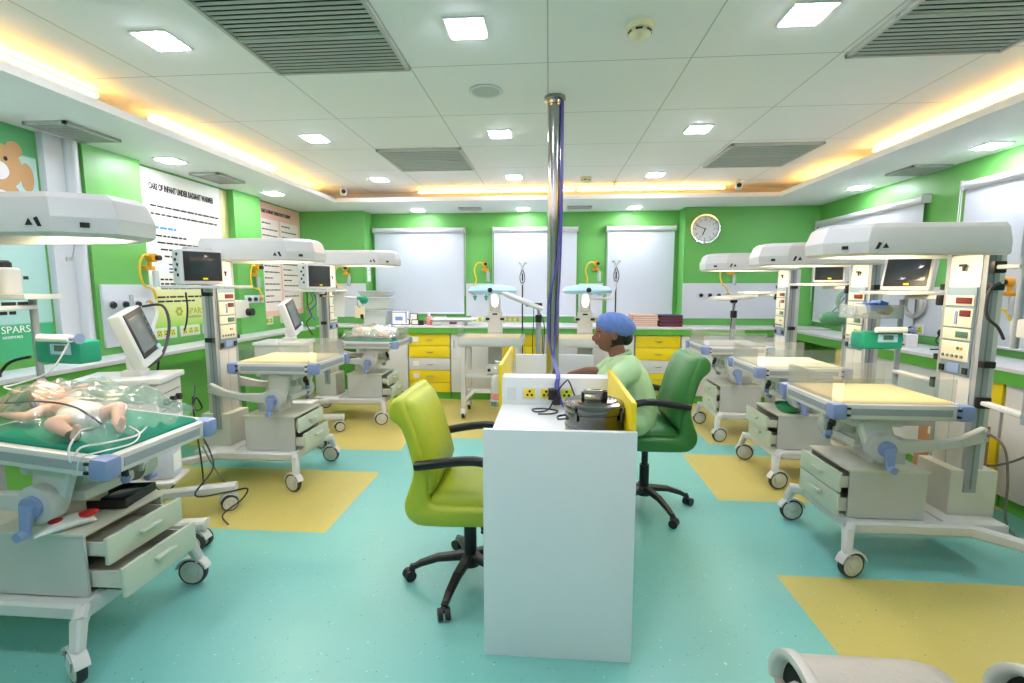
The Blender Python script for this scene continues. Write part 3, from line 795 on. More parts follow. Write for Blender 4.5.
def warmer(loc, label, rz=0.0, bz=0.0, mattress=MATTR, pulls=(.04, .07), glass=True, panels=True, bx0=0.0, mo=0.0, tilt=0.0, hz=0.0, cloth=None, lamp=True):
    t = T('infant_warmer', label, 'infant warmer', loc, rz, None)
    # chassis
    f = MB(ENAMEL)
    for s in (-1, 1):
        f.bar((-.22, s * .215, .232), (.40, s * .215, .232), .06, .065)
        f.bar((-.21, s * .215, .232), (-.50, s * .36, .19), .06, .065, .055, .05)
        f.bar((.37, s * .20, .238), (.435, s * .285, .225), .055, .06, .048, .048); f.bar((.432, s * .28, .24), (.452, s * .315, .14), .05, .05, .042, .042)
    f.bx(.34, .41, -.22, .22, .20, .267, .012)
    f.bx(-.40, -.10, -.225, .225, .20, .266, .012)
    f.bx(-.12, .34, -.19, .19, .225, .255)
    part('base_frame', f, t)
    rnd = random.Random(label)
    for s in (-1, 1):
        caster(t, .45, s * .315, yaw=rnd.uniform(-.5, .5))
        caster(t, -.50, s * .36, yaw=rnd.uniform(-.5, .5))
    # drawer cabinet
    c = MB(ENAMELG)
    z0, z1 = .268, .522
    c.bx(.0, .39, -.195, -.185, z0, z1); c.bx(.0, .39, .185, .195, z0, z1); c.bx(.0, .39, -.185, .185, z0, z0 + .01); c.bx(.0, .01, -.185, .185, z0, z1)
    c.use(CREAM).bx(-.01, .40, -.202, .202, z1, z1 + .014, .004)
    c.use(DARK).bx(.02, .03, -.184, .184, z0 + .01, z1 - .001)  # dark sheet stands in for the shade inside the cabinet
    part('drawer_cabinet', c, t)
    drawer_local(t, .39, -.192, .192, z0 + .137, z1 - .006, pulls[0])
    drawer_local(t, .39, -.192, .192, z0 + .004, z0 + .129, pulls[1])
    # mast
    def mv(m):
        m.v = [(v[0] + mo - .03, v[1], v[2]) for v in m.v]; return m
    part('mast_foot', mv(MB(CREAM).bx(-.38, -.14, -.12, .12, .266, .52, .01)), t)
    m = MB(ENAMEL); m.bx(-.32, -.20, -.10, .10, .48, 1.67 + hz, .012)
    m.use(INKG).bx(-.2005, -.1995, -.001, .001, .52, 1.02)
    part('mast', mv(m), t)
    for s in (-1, 1):
        r = MB(ALU); r.bx(-.265, -.205, s * .116 - .014, s * .116 + .014, .40, 1.78)
        r.use(INKG).bx(-.239, -.231, s * .131 - .001, s * .131 + .001, .42, 1.76)
        r.use(BLACK)
        for zz in (1.10, 1.50): r.box((-.235, s * .146, zz), (.06, .04, .035), .006)
        part('accessory_rail', mv(r), t)
    if panels:
        p = MB(PANELB); p.bx(-.20, -.192, -.125, .125, 1.02, 1.50, .003)
        p.use(CREAM)
        for a, b in ((1.40, 1.455), (1.285, 1.385), (1.215, 1.275), (1.10, 1.205)): p.bx(-.192, -.186, -.118, .118, a, b, .003)
        p.use(BLACK)
        for yy in (-.1, .1): p.bx(-.192, -.183, yy - .018, yy + .018, 1.035, 1.07)
        p.use(BLUEP); p.bx(-.186, -.18, -.02, .0, 1.30, 1.37); p.bx(-.192, -.186, -.05, .05, 1.035, 1.085)
        p.use(INKG)
        for k in range(5): p.cyl((-.186, -.09 + k * .04, 1.125), (-.178, -.09 + k * .04, 1.125), .008, n=10)
        p.use(ORANGE).cyl((-.186, .06, 1.17), (-.180, .06, 1.17), .008, n=10); p.use(GREENV).cyl((-.186, .03, 1.17), (-.180, .03, 1.17), .008, n=10)
        p.use(INK); p.box((-.185, 0, 1.615), (.004, .06, .012)); p.box((-.185, 0.012, 1.60), (.006, .02, .03), 0.003)
        def nar(m):
            m.v = [(v[0], v[1] * .76, v[2]) for v in m.v]; return mv(m)
        cp = part('control_panel', nar(p), t)
        for yy, zz, wd, mm in ((.04, 1.428, .13, RED), (.06, 1.36, .09, RED), (.05, 1.245, .10, LCD)):
            part('display', nar(MB(mm).bx(-.186, -.182, yy - wd / 2, yy + wd / 2, zz - .017, zz + .017, .002)), cp)
    hood(t, 1.66 + hz)
    # bed carriage
    u = MB(ENAMEL)
    u.bx(.05, .22, -.10, .10, .517, .66, .01); u.bx(.05, .34, -.12, .12, .63, .68, .02)
    u.bx(.14, .40, -.19, .19, .765 + bz, .818 + bz, .015)
    u.bar((.20, 0, .66), (.25, 0,   .79 + bz), .20, .22, .16, .22)
    for s in (-1, 1):
        u.bar((.29, s * .175, .81 + bz), (.26, s * .185, .66), .05, .16, .05, .13)
    part('bed_carriage', u, t)
    for s in (-1, 1):
        h = MB(ENAMELG); h.cyl((.26, s * .18, .67), (.26, s * .25, .67), .075, n=24)
        h.bar((.22, s * .225, .675), (.0, s * .22, .685), .04, .085, .035, .05); h.bar((.0, s * .22, .685), (-.13, s * .20, .70), .035, .05, .032, .055); h.bar((-.13, s * .20, .70), (-.28, s * .155, .73), .032, .055, .03, .085); h.cyl((-.28, s * .15, .75), (-.28, s * .18, .75), .012, n=10); h.cyl((-.28, s * .15, .71), (-.28, s * .18, .71), .012, n=10)
        a = part('swing_arm', h, t)
        k = MB(BLUEP); k.cyl((.26, s * .25, .67), (.26, s * .268, .67), .042, n=20); k.bar((.26, s * .27, .68), (.252, s * .28, .58), .022, .058, .02, .036); k.cyl((.252, s * .27, .575), (.252, s * .312, .575), .019, n=12)
        part('lock_lever', k, a, label='blue grey lock lever')
    k = MB(ENAMELG); k.box((.32, .0, .745 + bz), (.08, .16, .10), .02); k.cyl((.36, 0.0, .74 + bz), (.385, 0.0, .74 + bz), .05, n=20)
    k.use(RUBBER).cyl((.385, 0, .74 + bz), (.395, 0, .74 + bz), .026); k.bar((.40, 0, .74 + bz), (.405, 0.0, .69 + bz), .018, .026); k.use(BLUEP).ball((.405, 0, .68 + bz), .02, 10)
    part('tilt_crank', k, t)
    x0, x1, hy = -.03 + bx0, .575 + bx0, .26
    BT = Matrix.Translation((.27, 0, .8 + bz)) @ Matrix.Rotation(tilt, 4, 'Y') @ Matrix.Translation((-.27, 0, -.8 - bz))
    def tl(m):
        m.v = [tuple(BT @ Vector(v)) for v in m.v]; return m
    b = MB(ENAMEL); z = .845 + bz
    b.bx(x0, x1, -hy, hy, z - .02, z + .01)
    b.use(ALU)
    for s in (-1, 1):
        b.use(ENAMEL).bx(x0, x1, s * hy - .018, s * hy + .018, z - .012, z + .062, .008)
        b.use(ALU).bx(x0 + .06, x1 - .06, s * (hy + .018) - .003, s * (hy + .018) + .003, z + .008, z + .042)
    b.use(ENAMEL).bx(x0 - .018, x0 + .018, -hy, hy, z - .012, z + .062, .008); b.bx(x1 - .018, x1 + .018, -hy, hy, z - .012, z + .062, .008)
    b.use(ALU).bx(x1 + .015, x1 + .021, -hy + .06, hy - .06, z + .008, z + .042)
    part('bed_tray', tl(b), t)
    for cx in (x0, x1):
        for s in (-1, 1):
            m = MB(BLUEP); m.box((cx, s * hy, z + .025), (.075, .075, .085), .02)
            m.use(BLACK)
            m.box((cx - (.04 if cx > 0 else -.04), s * (hy + .034), z + .045), (.018, .012, .012), .003); m.box((cx - (.04 if cx > 0 else -.04), s * (hy + .034), z + .01), (.018, .012, .012), .003)
            part('corner_bracket', tl(m), t, label='blue grey corner bracket')
    mm = MB(mattress); mm.bx(x0 + .02, x1 - .02, -hy + .02, hy - .02, z + .012, z + .075, .022, 2)
    part('mattress', tl(mm), t)
    if glass:
        g = [MB(ACRYL).bx(x1 + .008, x1 + .014, -hy + .03, hy - .03, z + .05, z + .195, .002)]
        for s in (-1, 1): g.append(MB(ACRYL).bx(x0 + .04, x1 - .03, s * hy - .003, s * hy + .003, z + .05, z + .195, .002))
        for q in g: part('side_panel', tl(q), t, label='clear acrylic side panel')
    return t
R1 = warmer((2.0, 2.785, 0), 'white infant warmer with cream mattress, nearest on the right side', PI, pulls=(.04, .04), bx0=-.05)
R2 = warmer((2.14, 3.90, 0), 'white infant warmer in the middle of the right side, green bowl on its cabinet', PI, mattress=mat('pale mattress', (236, 228, 204), 0.7), pulls=(.07, .04))
R3 = warmer((2.09, 5.0, 0), 'white infant warmer with grey mattress under the clock, farthest on the right', PI, mattress=MATTRG, pulls=(.03, .03), bz=.02)
L1 = warmer((-2.21, 1.85, 0), 'white infant warmer holding a bare newborn on teal cloth, nearest on the left', 0, pulls=(.08, .14), glass=False, mattress=TEALC, mo=-.09, tilt=math.radians(6), hz=.03)
L2 = warmer((-2.29, 3.574, 0), 'white infant warmer with empty cream mattress, middle of the left side', 0, pulls=(.02, .06), bz=.04, bx0=.02, hz=.03)
L3 = warmer((-2.24, 5.33, 0), 'white infant warmer with a swaddled newborn, farthest on the left', 0, pulls=(.06, .10), mattress=TEALC, glass=True, hz=.075)

# ---------------------------------------------------------------- skin helper for figures
def skin(pts, edges, root=None, n=14):
    # tapered capsules along the bones; the caller fuses them into one surface
    vs = []; fs = []
    for a, b in edges:
        p, q = Vector(pts[a][0]), Vector(pts[b][0])
        r1, r2 = [sum(r) / 2 if isinstance(r, tuple) else r for r in (pts[a][1], pts[b][1])]
        d = q - p; L = d.length
        d = d / L if L > 1e-6 else Vector((0, 0, 1))
        u = d.orthogonal().normalized(); w_ = d.cross(u)
        rings = []
        for c, r, angs in ((p, r1, (-80, -55, -25, 0)), (q, r2, (0, 25, 55, 80))):
            for t in angs:
                t = math.radians(t)
                rings.append([c + d * (r * math.sin(t)) + (u * math.cos(k) + w_ * math.sin(k)) * (r * math.cos(t)) for k in [2 * PI * m / n for m in range(n)]])
        o = len(vs)
        for r in rings: vs += [tuple(x) for x in r]
        for k in range(len(rings) - 1):
            for m in range(n):
                m2 = (m + 1) % n
                fs.append([o + k * n + m, o + k * n + m2, o + (k + 1) * n + m2, o + (k + 1) * n + m])
        fs.append([o + m for m in range(n)][::-1]); fs.append([o + (len(rings) - 1) * n + m for m in range(n)])
    return vs, fs

def remesh(mb, vox, smooth=2, fac=0.5):
    me = bpy.data.meshes.new('tmp'); me.from_pydata(mb.v, [], mb.f)
    ob = bpy.data.objects.new('tmp', me); COL.objects.link(ob)
    r = ob.modifiers.new('r', 'REMESH'); r.mode = 'VOXEL'; r.voxel_size = vox
    s = ob.modifiers.new('m', 'SMOOTH'); s.iterations = smooth; s.factor = fac
    ev = bpy.data.meshes.new_from_object(ob.evaluated_get(bpy.context.evaluated_depsgraph_get()))
    o = MB(*mb.mats); o.add([tuple(v.co) for v in ev.vertices], [list(p.vertices) for p in ev.polygons])
    bpy.data.objects.remove(ob); bpy.data.meshes.remove(me); bpy.data.meshes.remove(ev)
    return o

def head_mesh(M, a=.097, b=.076, c=.118, baby=False):
    # face towards +x, crown +z; eyes at mid height
    vs = []; fs = []; nu, nv = 44, 32
    def g(d, t, s): return math.exp(-((d - Vector(t).normalized()).length / s) ** 2)
    for k in range(nv + 1):
        th = PI * k / nv
        for i in range(nu):
            ph = 2 * PI * i / nu
            d = Vector((math.sin(th) * math.cos(ph), math.sin(th) * math.sin(ph), math.cos(th)))
            p = Vector((d.x * a, d.y * b, d.z * c))
            low = max(0, -d.z)
            p.y *= 1 - .22 * low; 
            if d.x < 0: p.x *= 1 - .25 * low
            if d.x < 0: p.x *= 1.08
            k2 = .6 if baby else 1
            o = .030 * k2 * g(d, (1, 0, -.17), .17) + .012 * k2 * g(d, (1, 0, .02), .12) + .013 * g(d, (.72, 0, -.78), .26) + .009 * g(d, (.95, 0, -.43), .13)
            o += .006 * g(d, (.9, 0, .30), .35) - .006 * g(d, (.95, 0, -.53), .08)
            for s in (-1, 1): o += -.010 * g(d, (.88, s * .40, .03), .17) + .007 * g(d, (.8, s * .55, -.25), .25)
            if baby:
                for s in (-1, 1): o += .008 * g(d, (.75, s * .5, -.35), .3)
            p += Vector((d.x, d.y * .4, d.z * .2)) * o
            vs.append(M @ p)
    for k in range(nv):
        for i in range(nu):
            j = (i + 1) % nu
            fs.append([k * nu + i, (k + 1) * nu + i, (k + 1) * nu + j, k * nu + j])
    return vs, fs

def ear(mb, M, s, sc_=1.0):
    R = []
    for q in range(9):
        t = 2 * PI * q / 9
    pts = [(-.005 + .022 * math.sin(t) * sc_, s * (.074 + .006), .0 + .032 * math.cos(t) * sc_) for t in [2 * PI * q / 16 for q in range(16)]]
    ring2 = [(x * .75 - .004, y + s * .010, z * .75) for x, y, z in pts]
    ring0 = [(x * .8, s * .066, z * .8) for x, y, z in pts]
    mb.loft([[M @ Vector(p) for p in r] for r in (ring0, pts, ring2)])

def hand_pts(w, d, up, side, L=.17, curl=.25, spread=1.0):
    # returns extra skin points and edges from wrist w along d; up = back of the hand; side = thumb side
    P = {}; E = []
    d, up, side = Vector(d).normalized(), Vector(up).normalized(), Vector(side).normalized()
    w = Vector(w)
    lens = (.40, .46, .43, .34)
    for i, ln in enumerate(lens):
        off = side * (.40 - .27 * i) * L * .42 * spread
        kn = w + d * L * .52 + off
        P['k%d' % i] = (kn, .0115 * L / .17)
        p = kn; dirn = d.copy()
        for j in range(3):
            ang = curl * (j + .6)
            dj = (d * math.cos(ang) - up * math.sin(ang) + side * (.10 - .07 * i)).normalized()
            p = p + dj * ln * L * (.42, .33, .25)[j]
            P['f%d%d' % (i, j)] = (p, (.0095, .0085, .007)[j] * L / .17)
        E += [('k%d' % i, 'f%d0' % i), ('f%d0' % i, 'f%d1' % i), ('f%d1' % i, 'f%d2' % i)]
    P['t0'] = (w + d * L * .18 + side * L * .22, .013 * L / .17)
    P['t1'] = (w + d * L * .36 + side * L * .36 - up * L * .05, .0105 * L / .17)
    P['t2'] = (w + d * L * .50 + side * L * .40 - up * L * .10, .0085 * L / .17)
    E += [('t0', 't1'), ('t1', 't2')]
    return P, E

def add_hand(mb, w, d, up, side, L=.17, curl=.25):
    P, E = hand_pts(w, d, up, side, L, curl)
    d, up, side = Vector(d).normalized(), Vector(up).normalized(), Vector(side).normalized(); w = Vector(w)
    # palm as a loft
    rings = []
    for f, wd, th in ((-.05, .15, .11), (.1, .18, .10), (.3, .24, .09), (.5, .245, .075), (.56, .20, .05)):
        c = w + d * L * f
        rings.append([c + side * math.cos(q) * wd * L + up * math.sin(q) * th * L for q in [2 * PI * k / 14 for k in range(14)]])
    mb.loft(rings)
    for i in range(4):
        q = {n: P[n] for n in ('k%d' % i, 'f%d0' % i, 'f%d1' % i, 'f%d2' % i)}
        q['b'] = (w + d * L * .38 + (P['k%d' % i][0] - w - d * L * .52) * .9, .010 * L / .17)
        mb.add(*skin(q, [('b', 'k%d' % i)] + [e for e in E if e[0] in q and e[1] in q], 'b'))
    q = {n: P[n] for n in ('t0', 't1', 't2')}; q['b'] = (w + d * L * .12 + side * L * .08, .013 * L / .17)
    mb.add(*skin(q, [('b', 't0'), ('t0', 't1'), ('t1', 't2')], 'b'))

# ---------------------------------------------------------------- nurse station desk
t = T('nurse_desk', 'white narrow nurse desk with yellow side panels in the middle of the room', 'desk', (0.035, 2.6, 0))
DW = mat('desk white', (226, 232, 233), 0.28)
dx0, dx1 = -0.252, 0.340
part('end_panel', MB(DW).bx(dx0, dx1, 1.80, 1.825, 0, .95, .002), t, 'w')
part('end_panel', MB(DW).bx(dx0 + .02, dx1 - .02, 3.40, 3.425, 0, 1.02, .002), t, 'w')
part('worktop', MB(DW).bx(dx0, dx1, 1.825, 2.575, .835, .86, .002), t, 'w')
part('worktop', MB(DW).bx(dx0, dx1, 2.70, 3.40, .835, .86, .002), t, 'w')
r = part('socket_riser', MB(DW).bx(dx0, dx1, 2.575, 2.70, 0, 1.01, .003), t, 'w')
sp = part('socket_plate', MB(WHITE).bx(-.14, .15, 2.566, 2.575, .89, .96, .003), r, 'w')
for x, mm in ((-.10, YELLOW), (-.01, YELLOW), (.10, MATS['yellow green socket'])):
    so = MB(mm).bx(x - .03, x + .03, 2.561, 2.566, .90, .95, .002); so.use(INK)
    for dx, dz in ((0, .012), (-.012, -.008), (.012, -.008)): so.cyl((x + dx, 2.561, .925 + dz), (x + dx, 2.559, .925 + dz), .007, n=10)
    part('outlet', so, sp, 'w')
part('switch', MB(WHITE).bx(-.225, -.175, 2.567, 2.575, .885, .955, .003).bx(-.205, -.195, 2.563, 2.567, .91, .93), r, 'w')
part('side_panel', MB(YELLOW).bx(dx1 - .022, dx1 - .001, 1.826, 2.574, .861, 1.06, .003), t, 'w', 'yellow laminate side panel')
part('side_panel', MB(YELLOW).bx(dx0 - .020, dx0 - .001, 2.60, 3.42, .74, 1.075, .003), t, 'w', 'yellow laminate side panel')
part('centre_leg', MB(DW).bx(0.02, 0.05, 1.83, 2.57, 0.3, .83, .002).bx(0.02, 0.05, 2.71, 3.39, 0.3, .83, .002), t, 'w')

t = T('steel_pole', 'polished steel pole rising from the desk to the ceiling', 'pole', (0.028, 3.27, .86))
part('tube', MB(STEEL).cyl((0.028, 3.27, .862), (0.028, 3.27, 2.715), .043, n=28), t, 'w')
part('collar', MB(TUB).lathe([(.075, .862), (.075, .90), (.05, .905), (.05, .862)], (0.028, 3.27, 0), 24), t, 'w')
part('ceiling_flange', MB(STEEL).lathe([(.07, 2.718), (.07, 2.70), (.05, 2.69), (.044, 2.66)], (0.028, 3.27, 0), 24), t, 'w')
part('cable_tie', MB(DARK).lathe([(.0445, 2.668), (.0465, 2.668), (.0465, 2.676), (.0445, 2.676)], (0.028, 3.27, 0), 20, cap=False), t, 'w')
m = MB(CABLEB)
m.tube([(.072, 3.245, 2.71), (.075, 3.235, 2.3), (.07, 3.235, 1.9), (.05, 3.22, 1.65), (.0, 3.215, 1.4), (.0, 3.215, 1.2), (.025, 3.21, 1.05), (.04, 2.95, 1.02), (.05, 2.62, 1.015), (.04, 2.55, .97), (.06, 2.50, .90), (.11, 2.45, .866)], .007, 8, 5)
m.tube([(.08, 3.26, 2.71), (.082, 3.25, 2.2), (.078, 3.25, 1.8), (.068, 3.23, 1.5), (.05, 3.215, 1.25), (.04, 3.205, 1.05), (.05, 2.94, 1.022), (.06, 2.61, 1.017), (.055, 2.545, .96), (.08, 2.48, .88), (.13, 2.38, .866)], .006, 8, 5)
single('network_cable', m, 'violet blue cables running down the steel pole onto the desk', 'cable')
m = MB(BLACK); m.box((.025, 2.535, .93), (.05, .05, .06), .008); m.box((.045, 2.50, .905), (.04, .04, .05), .008)
m.tube([(.03, 2.52, .90), (.0, 2.44, .868), (-.06, 2.40, .866), (-.08, 2.45, .866), (-.02, 2.47, .866), (.05, 2.43, .866), (.02, 2.37, .866), (-.05, 2.36, .866)], .004, 6, 5)
m.tube([(.05, 2.52, .95), (.09, 2.52, 1.0), (.11, 2.54, 1.0), (.14, 2.5, .93), (.17, 2.45, .866)], .004, 6, 5)
single('power_adapter', m, 'black power adapters and tangled leads in the desk sockets', 'adapter')
m = MB(mat('blue clip', (60, 80, 200), .5)); m.box((.15, 2.33, .875), (.05, .06, .022), .006); m.tube([(.15, 2.30, .875), (.17, 2.26, .866), (.14, 2.22, .866)], .004, 6, 4)
single('blue_connector', m, 'small blue cable connector lying beside the steel pot', 'connector')

POTM = mat('brushed pot steel', (120, 120, 118), 0.2, 1.0)
t = T('steel_pot', 'stainless steel lidded pot standing on the near desk end', 'pot', (.196, 2.03, .86))
part('body', MB(POTM).lathe([(.10, .001), (.118, .006), (.122, .02), (.122, .05), (.124, .052), (.124, .058), (.122, .06), (.122, .115), (.127, .12), (.127, .128)], (0, 0, 0), 48), t)
part('lid', MB(POTM).lathe([(.129, .124), (.131, .13), (.131, .148), (.124, .156), (.10, .16), (.094, .166), (.05, .170), (.001, .172)], (0, 0, 0), 48), t)
hm = MB(BLACK); hm.box((.043, 0, .186), (.024, .04, .034), .006); hm.box((-.048, 0, .182), (.014, .036, .026), .006)
hm.use(STEEL).box((-.005, 0, .196), (.08, .046, .018), .006)
part('lid_handle', hm, t)
for a in (2.2, -.6, .9, 4.0):
    q = MB(POTM); c, s_ = math.cos(a), math.sin(a)
    q.box((.130 * c, .130 * s_, .115), (.008, .022, .05), .003, (0, 0, a)); q.box((.137 * c, .137 * s_, .138), (.010, .016, .02), .003, (0, 0, a))
    part('clip', q, t)
part('side_handle', MB(POTM).tube([(-.118, -.03, .085), (-.150, -.025, .08), (-.152, .02, .08), (-.118, .03, .085)], .005, 8, 5), t)

# ---------------------------------------------------------------- swivel chairs (local +x is the front)
def office_chair(loc, rz, label, vinyl, hb=1.03, up=0.0):
    hb -= up
    t = T('office_chair', label, 'chair', loc, rz)
    W = .245
    out = [(.27, .445), (.28, .47), (.26, .50), (.05, .50), (-.12, .50), (-.155, .53), (-.155, .60), (-.17, .70), (-.21, .85), (-.245, hb - .05), (-.265, hb), (-.30, hb + .005), (-.33, hb - .03), (-.325, hb - .09), (-.275, .86), (-.235, .73), (-.225, .65), (-.248, .57), (-.268, .51), (-.262, .455), (-.225, .415), (-.16, .40), (.1, .405), (.24, .42)]
    fine = []
    for i in range(len(out)):
        p0, p1, p2, p3 = [Vector(out[(i + d) % len(out)]) for d in (-1, 0, 1, 2)]
        for k in range(3):
            q = k / 3
            fine.append(tuple(0.5 * ((2 * p1) + (p2 - p0) * q + (2 * p0 - 5 * p1 + 4 * p2 - p3) * q * q + (3 * p1 - p0 - 3 * p2 + p3) * q ** 3)))
    out = fine
    def ring(y, inset):
        r = []
        n = len(out)
        for i, (x, z) in enumerate(out):
            a, b = out[i - 1], out[(i + 1) % n]
            tx, tz = b[0] - a[0], b[1] - a[1]; l = math.hypot(tx, tz) or 1
            r.append((x - tz / l * inset, y, z + tx / l * inset))
        return r
    m = MB(vinyl).loft([ring(-W, .018), ring(-W + .006, .008), ring(-W + .02, .002), ring(-W + .05, 0), ring(0, 0), ring(W - .05, 0), ring(W - .02, .002), ring(W - .006, .008), ring(W, .018)])
    def lift(m):
        m.v = [(v[0], v[1], v[2] + up) for v in m.v]; return m
    part('shell', lift(m), t, smooth=50)
    # seat cushion and back cushion
    c = MB(vinyl)
    seat = []
    for y, k in ((-.21, 0), (-.20, .6), (-.17, .95), (-.08, 1), (0, .94), (.08, 1), (.17, .95), (.20, .6), (.21, 0)):
        top = [(.262, .505), (.255, .50 + .03 * k), (.20, .50 + .05 * k), (.08, .50 + .058 * k), (-.05, .50 + .055 * k), (-.135, .50 + .05 * k), (-.15, .50 + .03 * k), (-.15, .495)]
        seat.append([(x, y, z) for x, z in top])
    c.loft(seat)
    part('seat_cushion', lift(c), t, smooth=60)
    c = MB(vinyl); back = []
    for y, k in ((-.215, 0), (-.20, .6), (-.17, .95), (-.08, 1), (0, .92), (.08, 1), (.17, .95), (.20, .6), (.215, 0)):
        prof = [(-.157, .55), (-.155, .62), (-.172, .70), (-.212, .85), (-.248, hb - .04), (-.27, hb - .005)]
        r = []
        for j, (x, z) in enumerate(prof):
            f = (.5, 1, 1, .95, .8, .3)[j]
            r.append((x + .048 * k * f, y, z + .01 * k * f))
        r += [(-.28, y, hb - .01), (-.20, y, .75), (-.17, y, .54)]
        back.append(r)
    c.loft(back)
    part('back_cushion', lift(c), t, smooth=60)
    for s in (-1, 1):
        a = MB(BLACK)
        pts = [(-.20, s * (W + .015), .70), (-.13, s * (W + .03), .715), (.0, s * (W + .035), .735), (.10, s * (W + .035), .735), (.18, s * (W + .035), .70), (.215, s * (W + .03), .62), (.20, s * (W + .02), .54), (.19, s * (W + .012), .455)]
        a.tube(pts, .022, 10, 5)
        part('armrest', lift(a), t)
    cm = MB(BLACK); cm.cyl((0, 0, .13), (0, 0, .30), .032, n=18); cm.cyl((0, 0, .28), (0, 0, .405 + up), .022, n=14); cm.box((0, 0, .395 + up), (.24, .18, .03), .01)
    cm.tube([(.02, 0, .385 + up), (.08, -.14, .37 + up), (.09, -.2, .365 + up)], .007, 8, 3)
    part('gas_lift', cm, t)
    b = MB(BLACK); b.lathe([(.05, .09), (.055, .11), (.045, .15), (.03, .155)], n=20)
    st = part('star_base', b, t)
    for k in range(5):
        a = 2 * PI * k / 5 + PI + .08
        def P(r, z): return (r * math.cos(a), r * math.sin(a), z)
        lg = MB(BLACK); lg.bar(P(.03, .135), P(.17, .122), .05, .04, .042, .034); lg.bar(P(.16, .124), P(.26, .09), .042, .034, .036, .028); lg.bar(P(.25, .094), P(.31, .062), .036, .028, .03, .024)
        part('leg', lg, t)
        w = MB(BLACK); q = P(.315, .028); tx, ty = -math.sin(a + .6), math.cos(a + .6)
        for s in (-1, 1): w.cyl((q[0] + tx * .006 * s, q[1] + ty * .006 * s, .028), (q[0] + tx * .028 * s, q[1] + ty * .028 * s, .028), .028, n=16)
        w.cyl(P(.30, .05), P(.30, .085), .011, n=10); w.ball(P(.305, .045), (.022, .022, .018), 10)
        part('caster', w, t)
    return t
office_chair((-.39, 2.30, 0), 0.0, 'lime green padded swivel chair with black armrests at the near desk side', LIME, .995)
office_chair((.66, 3.22, 0), PI + .05, 'dark green padded swivel chair the nurse sits on', GREENV, 1.065, .06)

# ---------------------------------------------------------------- nurse
t = T('person', 'seated nurse in pale green scrubs and blue hair cap, arms on the desk', 'person', (.68, 3.14, 0))
FX = -1   # she faces -X
bm_ = MB(SKIN_N)
Y0 = 3.14
P = {'pel': ((.56, Y0, .66), .125), 'sp1': ((.55, Y0, .76), .13), 'sp2': ((.52, Y0, .88), .125), 'che': ((.485, Y0, .965), .11), 'nk': ((.455, Y0, 1.05), .055), 'hd': ((.43, Y0, 1.12), .055)}
E_ = [('pel', 'sp1'), ('sp1', 'sp2'), ('sp2', 'che'), ('che', 'nk'), ('nk', 'hd')]
for s, n in ((-1, 'a'), (1, 'b')):
    P[n + 'sh'] = ((.485, Y0 + s * .16, .99), .062)
    P[n + 'el'] = ((.37, Y0 + s * .20, .905), .046)
    P[n + 'fo'] = ((.26, Y0 + s * .15, .915), .038)
    P[n + 'wr'] = ((.15, Y0 + s * .09, .905), .026)
    P[n + 'hp'] = ((.55, Y0 + s * .10, .66), .10)
    P[n + 'kn'] = ((.18, Y0 + s * .12, .65), .068)
    P[n + 'sn'] = ((.22, Y0 + s * .12, .38), .056)
    P[n + 'an'] = ((.26, Y0 + s * .12, .11), .036)
    P[n + 'to'] = ((.12, Y0 + s * .13, .04), .032)
    E_ += [('che', n + 'sh'), (n + 'sh', n + 'el'), (n + 'el', n + 'fo'), (n + 'fo', n + 'wr'), ('pel', n + 'hp'), (n + 'hp', n + 'kn'), (n + 'kn', n + 'sn'), (n + 'sn', n + 'an'), (n + 'an', n + 'to')]
bm_.add(*skin(P, E_, 'pel'))
HM = Matrix.Translation((.40, Y0, 1.195)) @ Euler((0, math.radians(6), math.radians(180 + 8))).to_matrix().to_4x4()
bm_.add(*head_mesh(HM))
for s in (-1, 1): ear(bm_, HM, s)
add_hand(bm_, (.15, Y0 - .09, .905), (-1, .25, -.10), (0, 0, 1), (-.1, 1, 0), .17, .35)
add_hand(bm_, (.15, Y0 + .09, .905), (-1, -.25, -.10), (0, 0, 1), (-.1, -1, 0), .17, .35)
body = part('body', remesh(bm_, .0055, 3), t, 'w', smooth=80)
for s in (-1, 1):
    e = MB(PAPER); c = HM @ Vector((.0765, s * .030, .004)); e.ball(c, .0098, 12)
    f = (HM.to_3x3() @ Vector((1, s * .2, 0))).normalized()
    e.mats[0] = mat('eye white', (186, 176, 168), .4); e.use(BLACK).ball(c + f * .0050, .0062, 10)
    part('eye', e, body, 'w')
    br = MB(HAIR); br.tube([HM @ Vector((.088, s * .014, .028)), HM @ Vector((.088, s * .032, .034)), HM @ Vector((.074, s * .052, .028))], .0035, 6, 4)
    part('eyebrow', br, body, 'w')
lp = MB(mat('lips', (120, 60, 54), .5)); lp.tube([HM @ Vector((.082, -.022, -.054)), HM @ Vector((.0985, -.006, -.050)), HM @ Vector((.0985, .006, -.050)), HM @ Vector((.082, .022, -.054))], .005, 8, 4)
part('lips', lp, body, 'w')
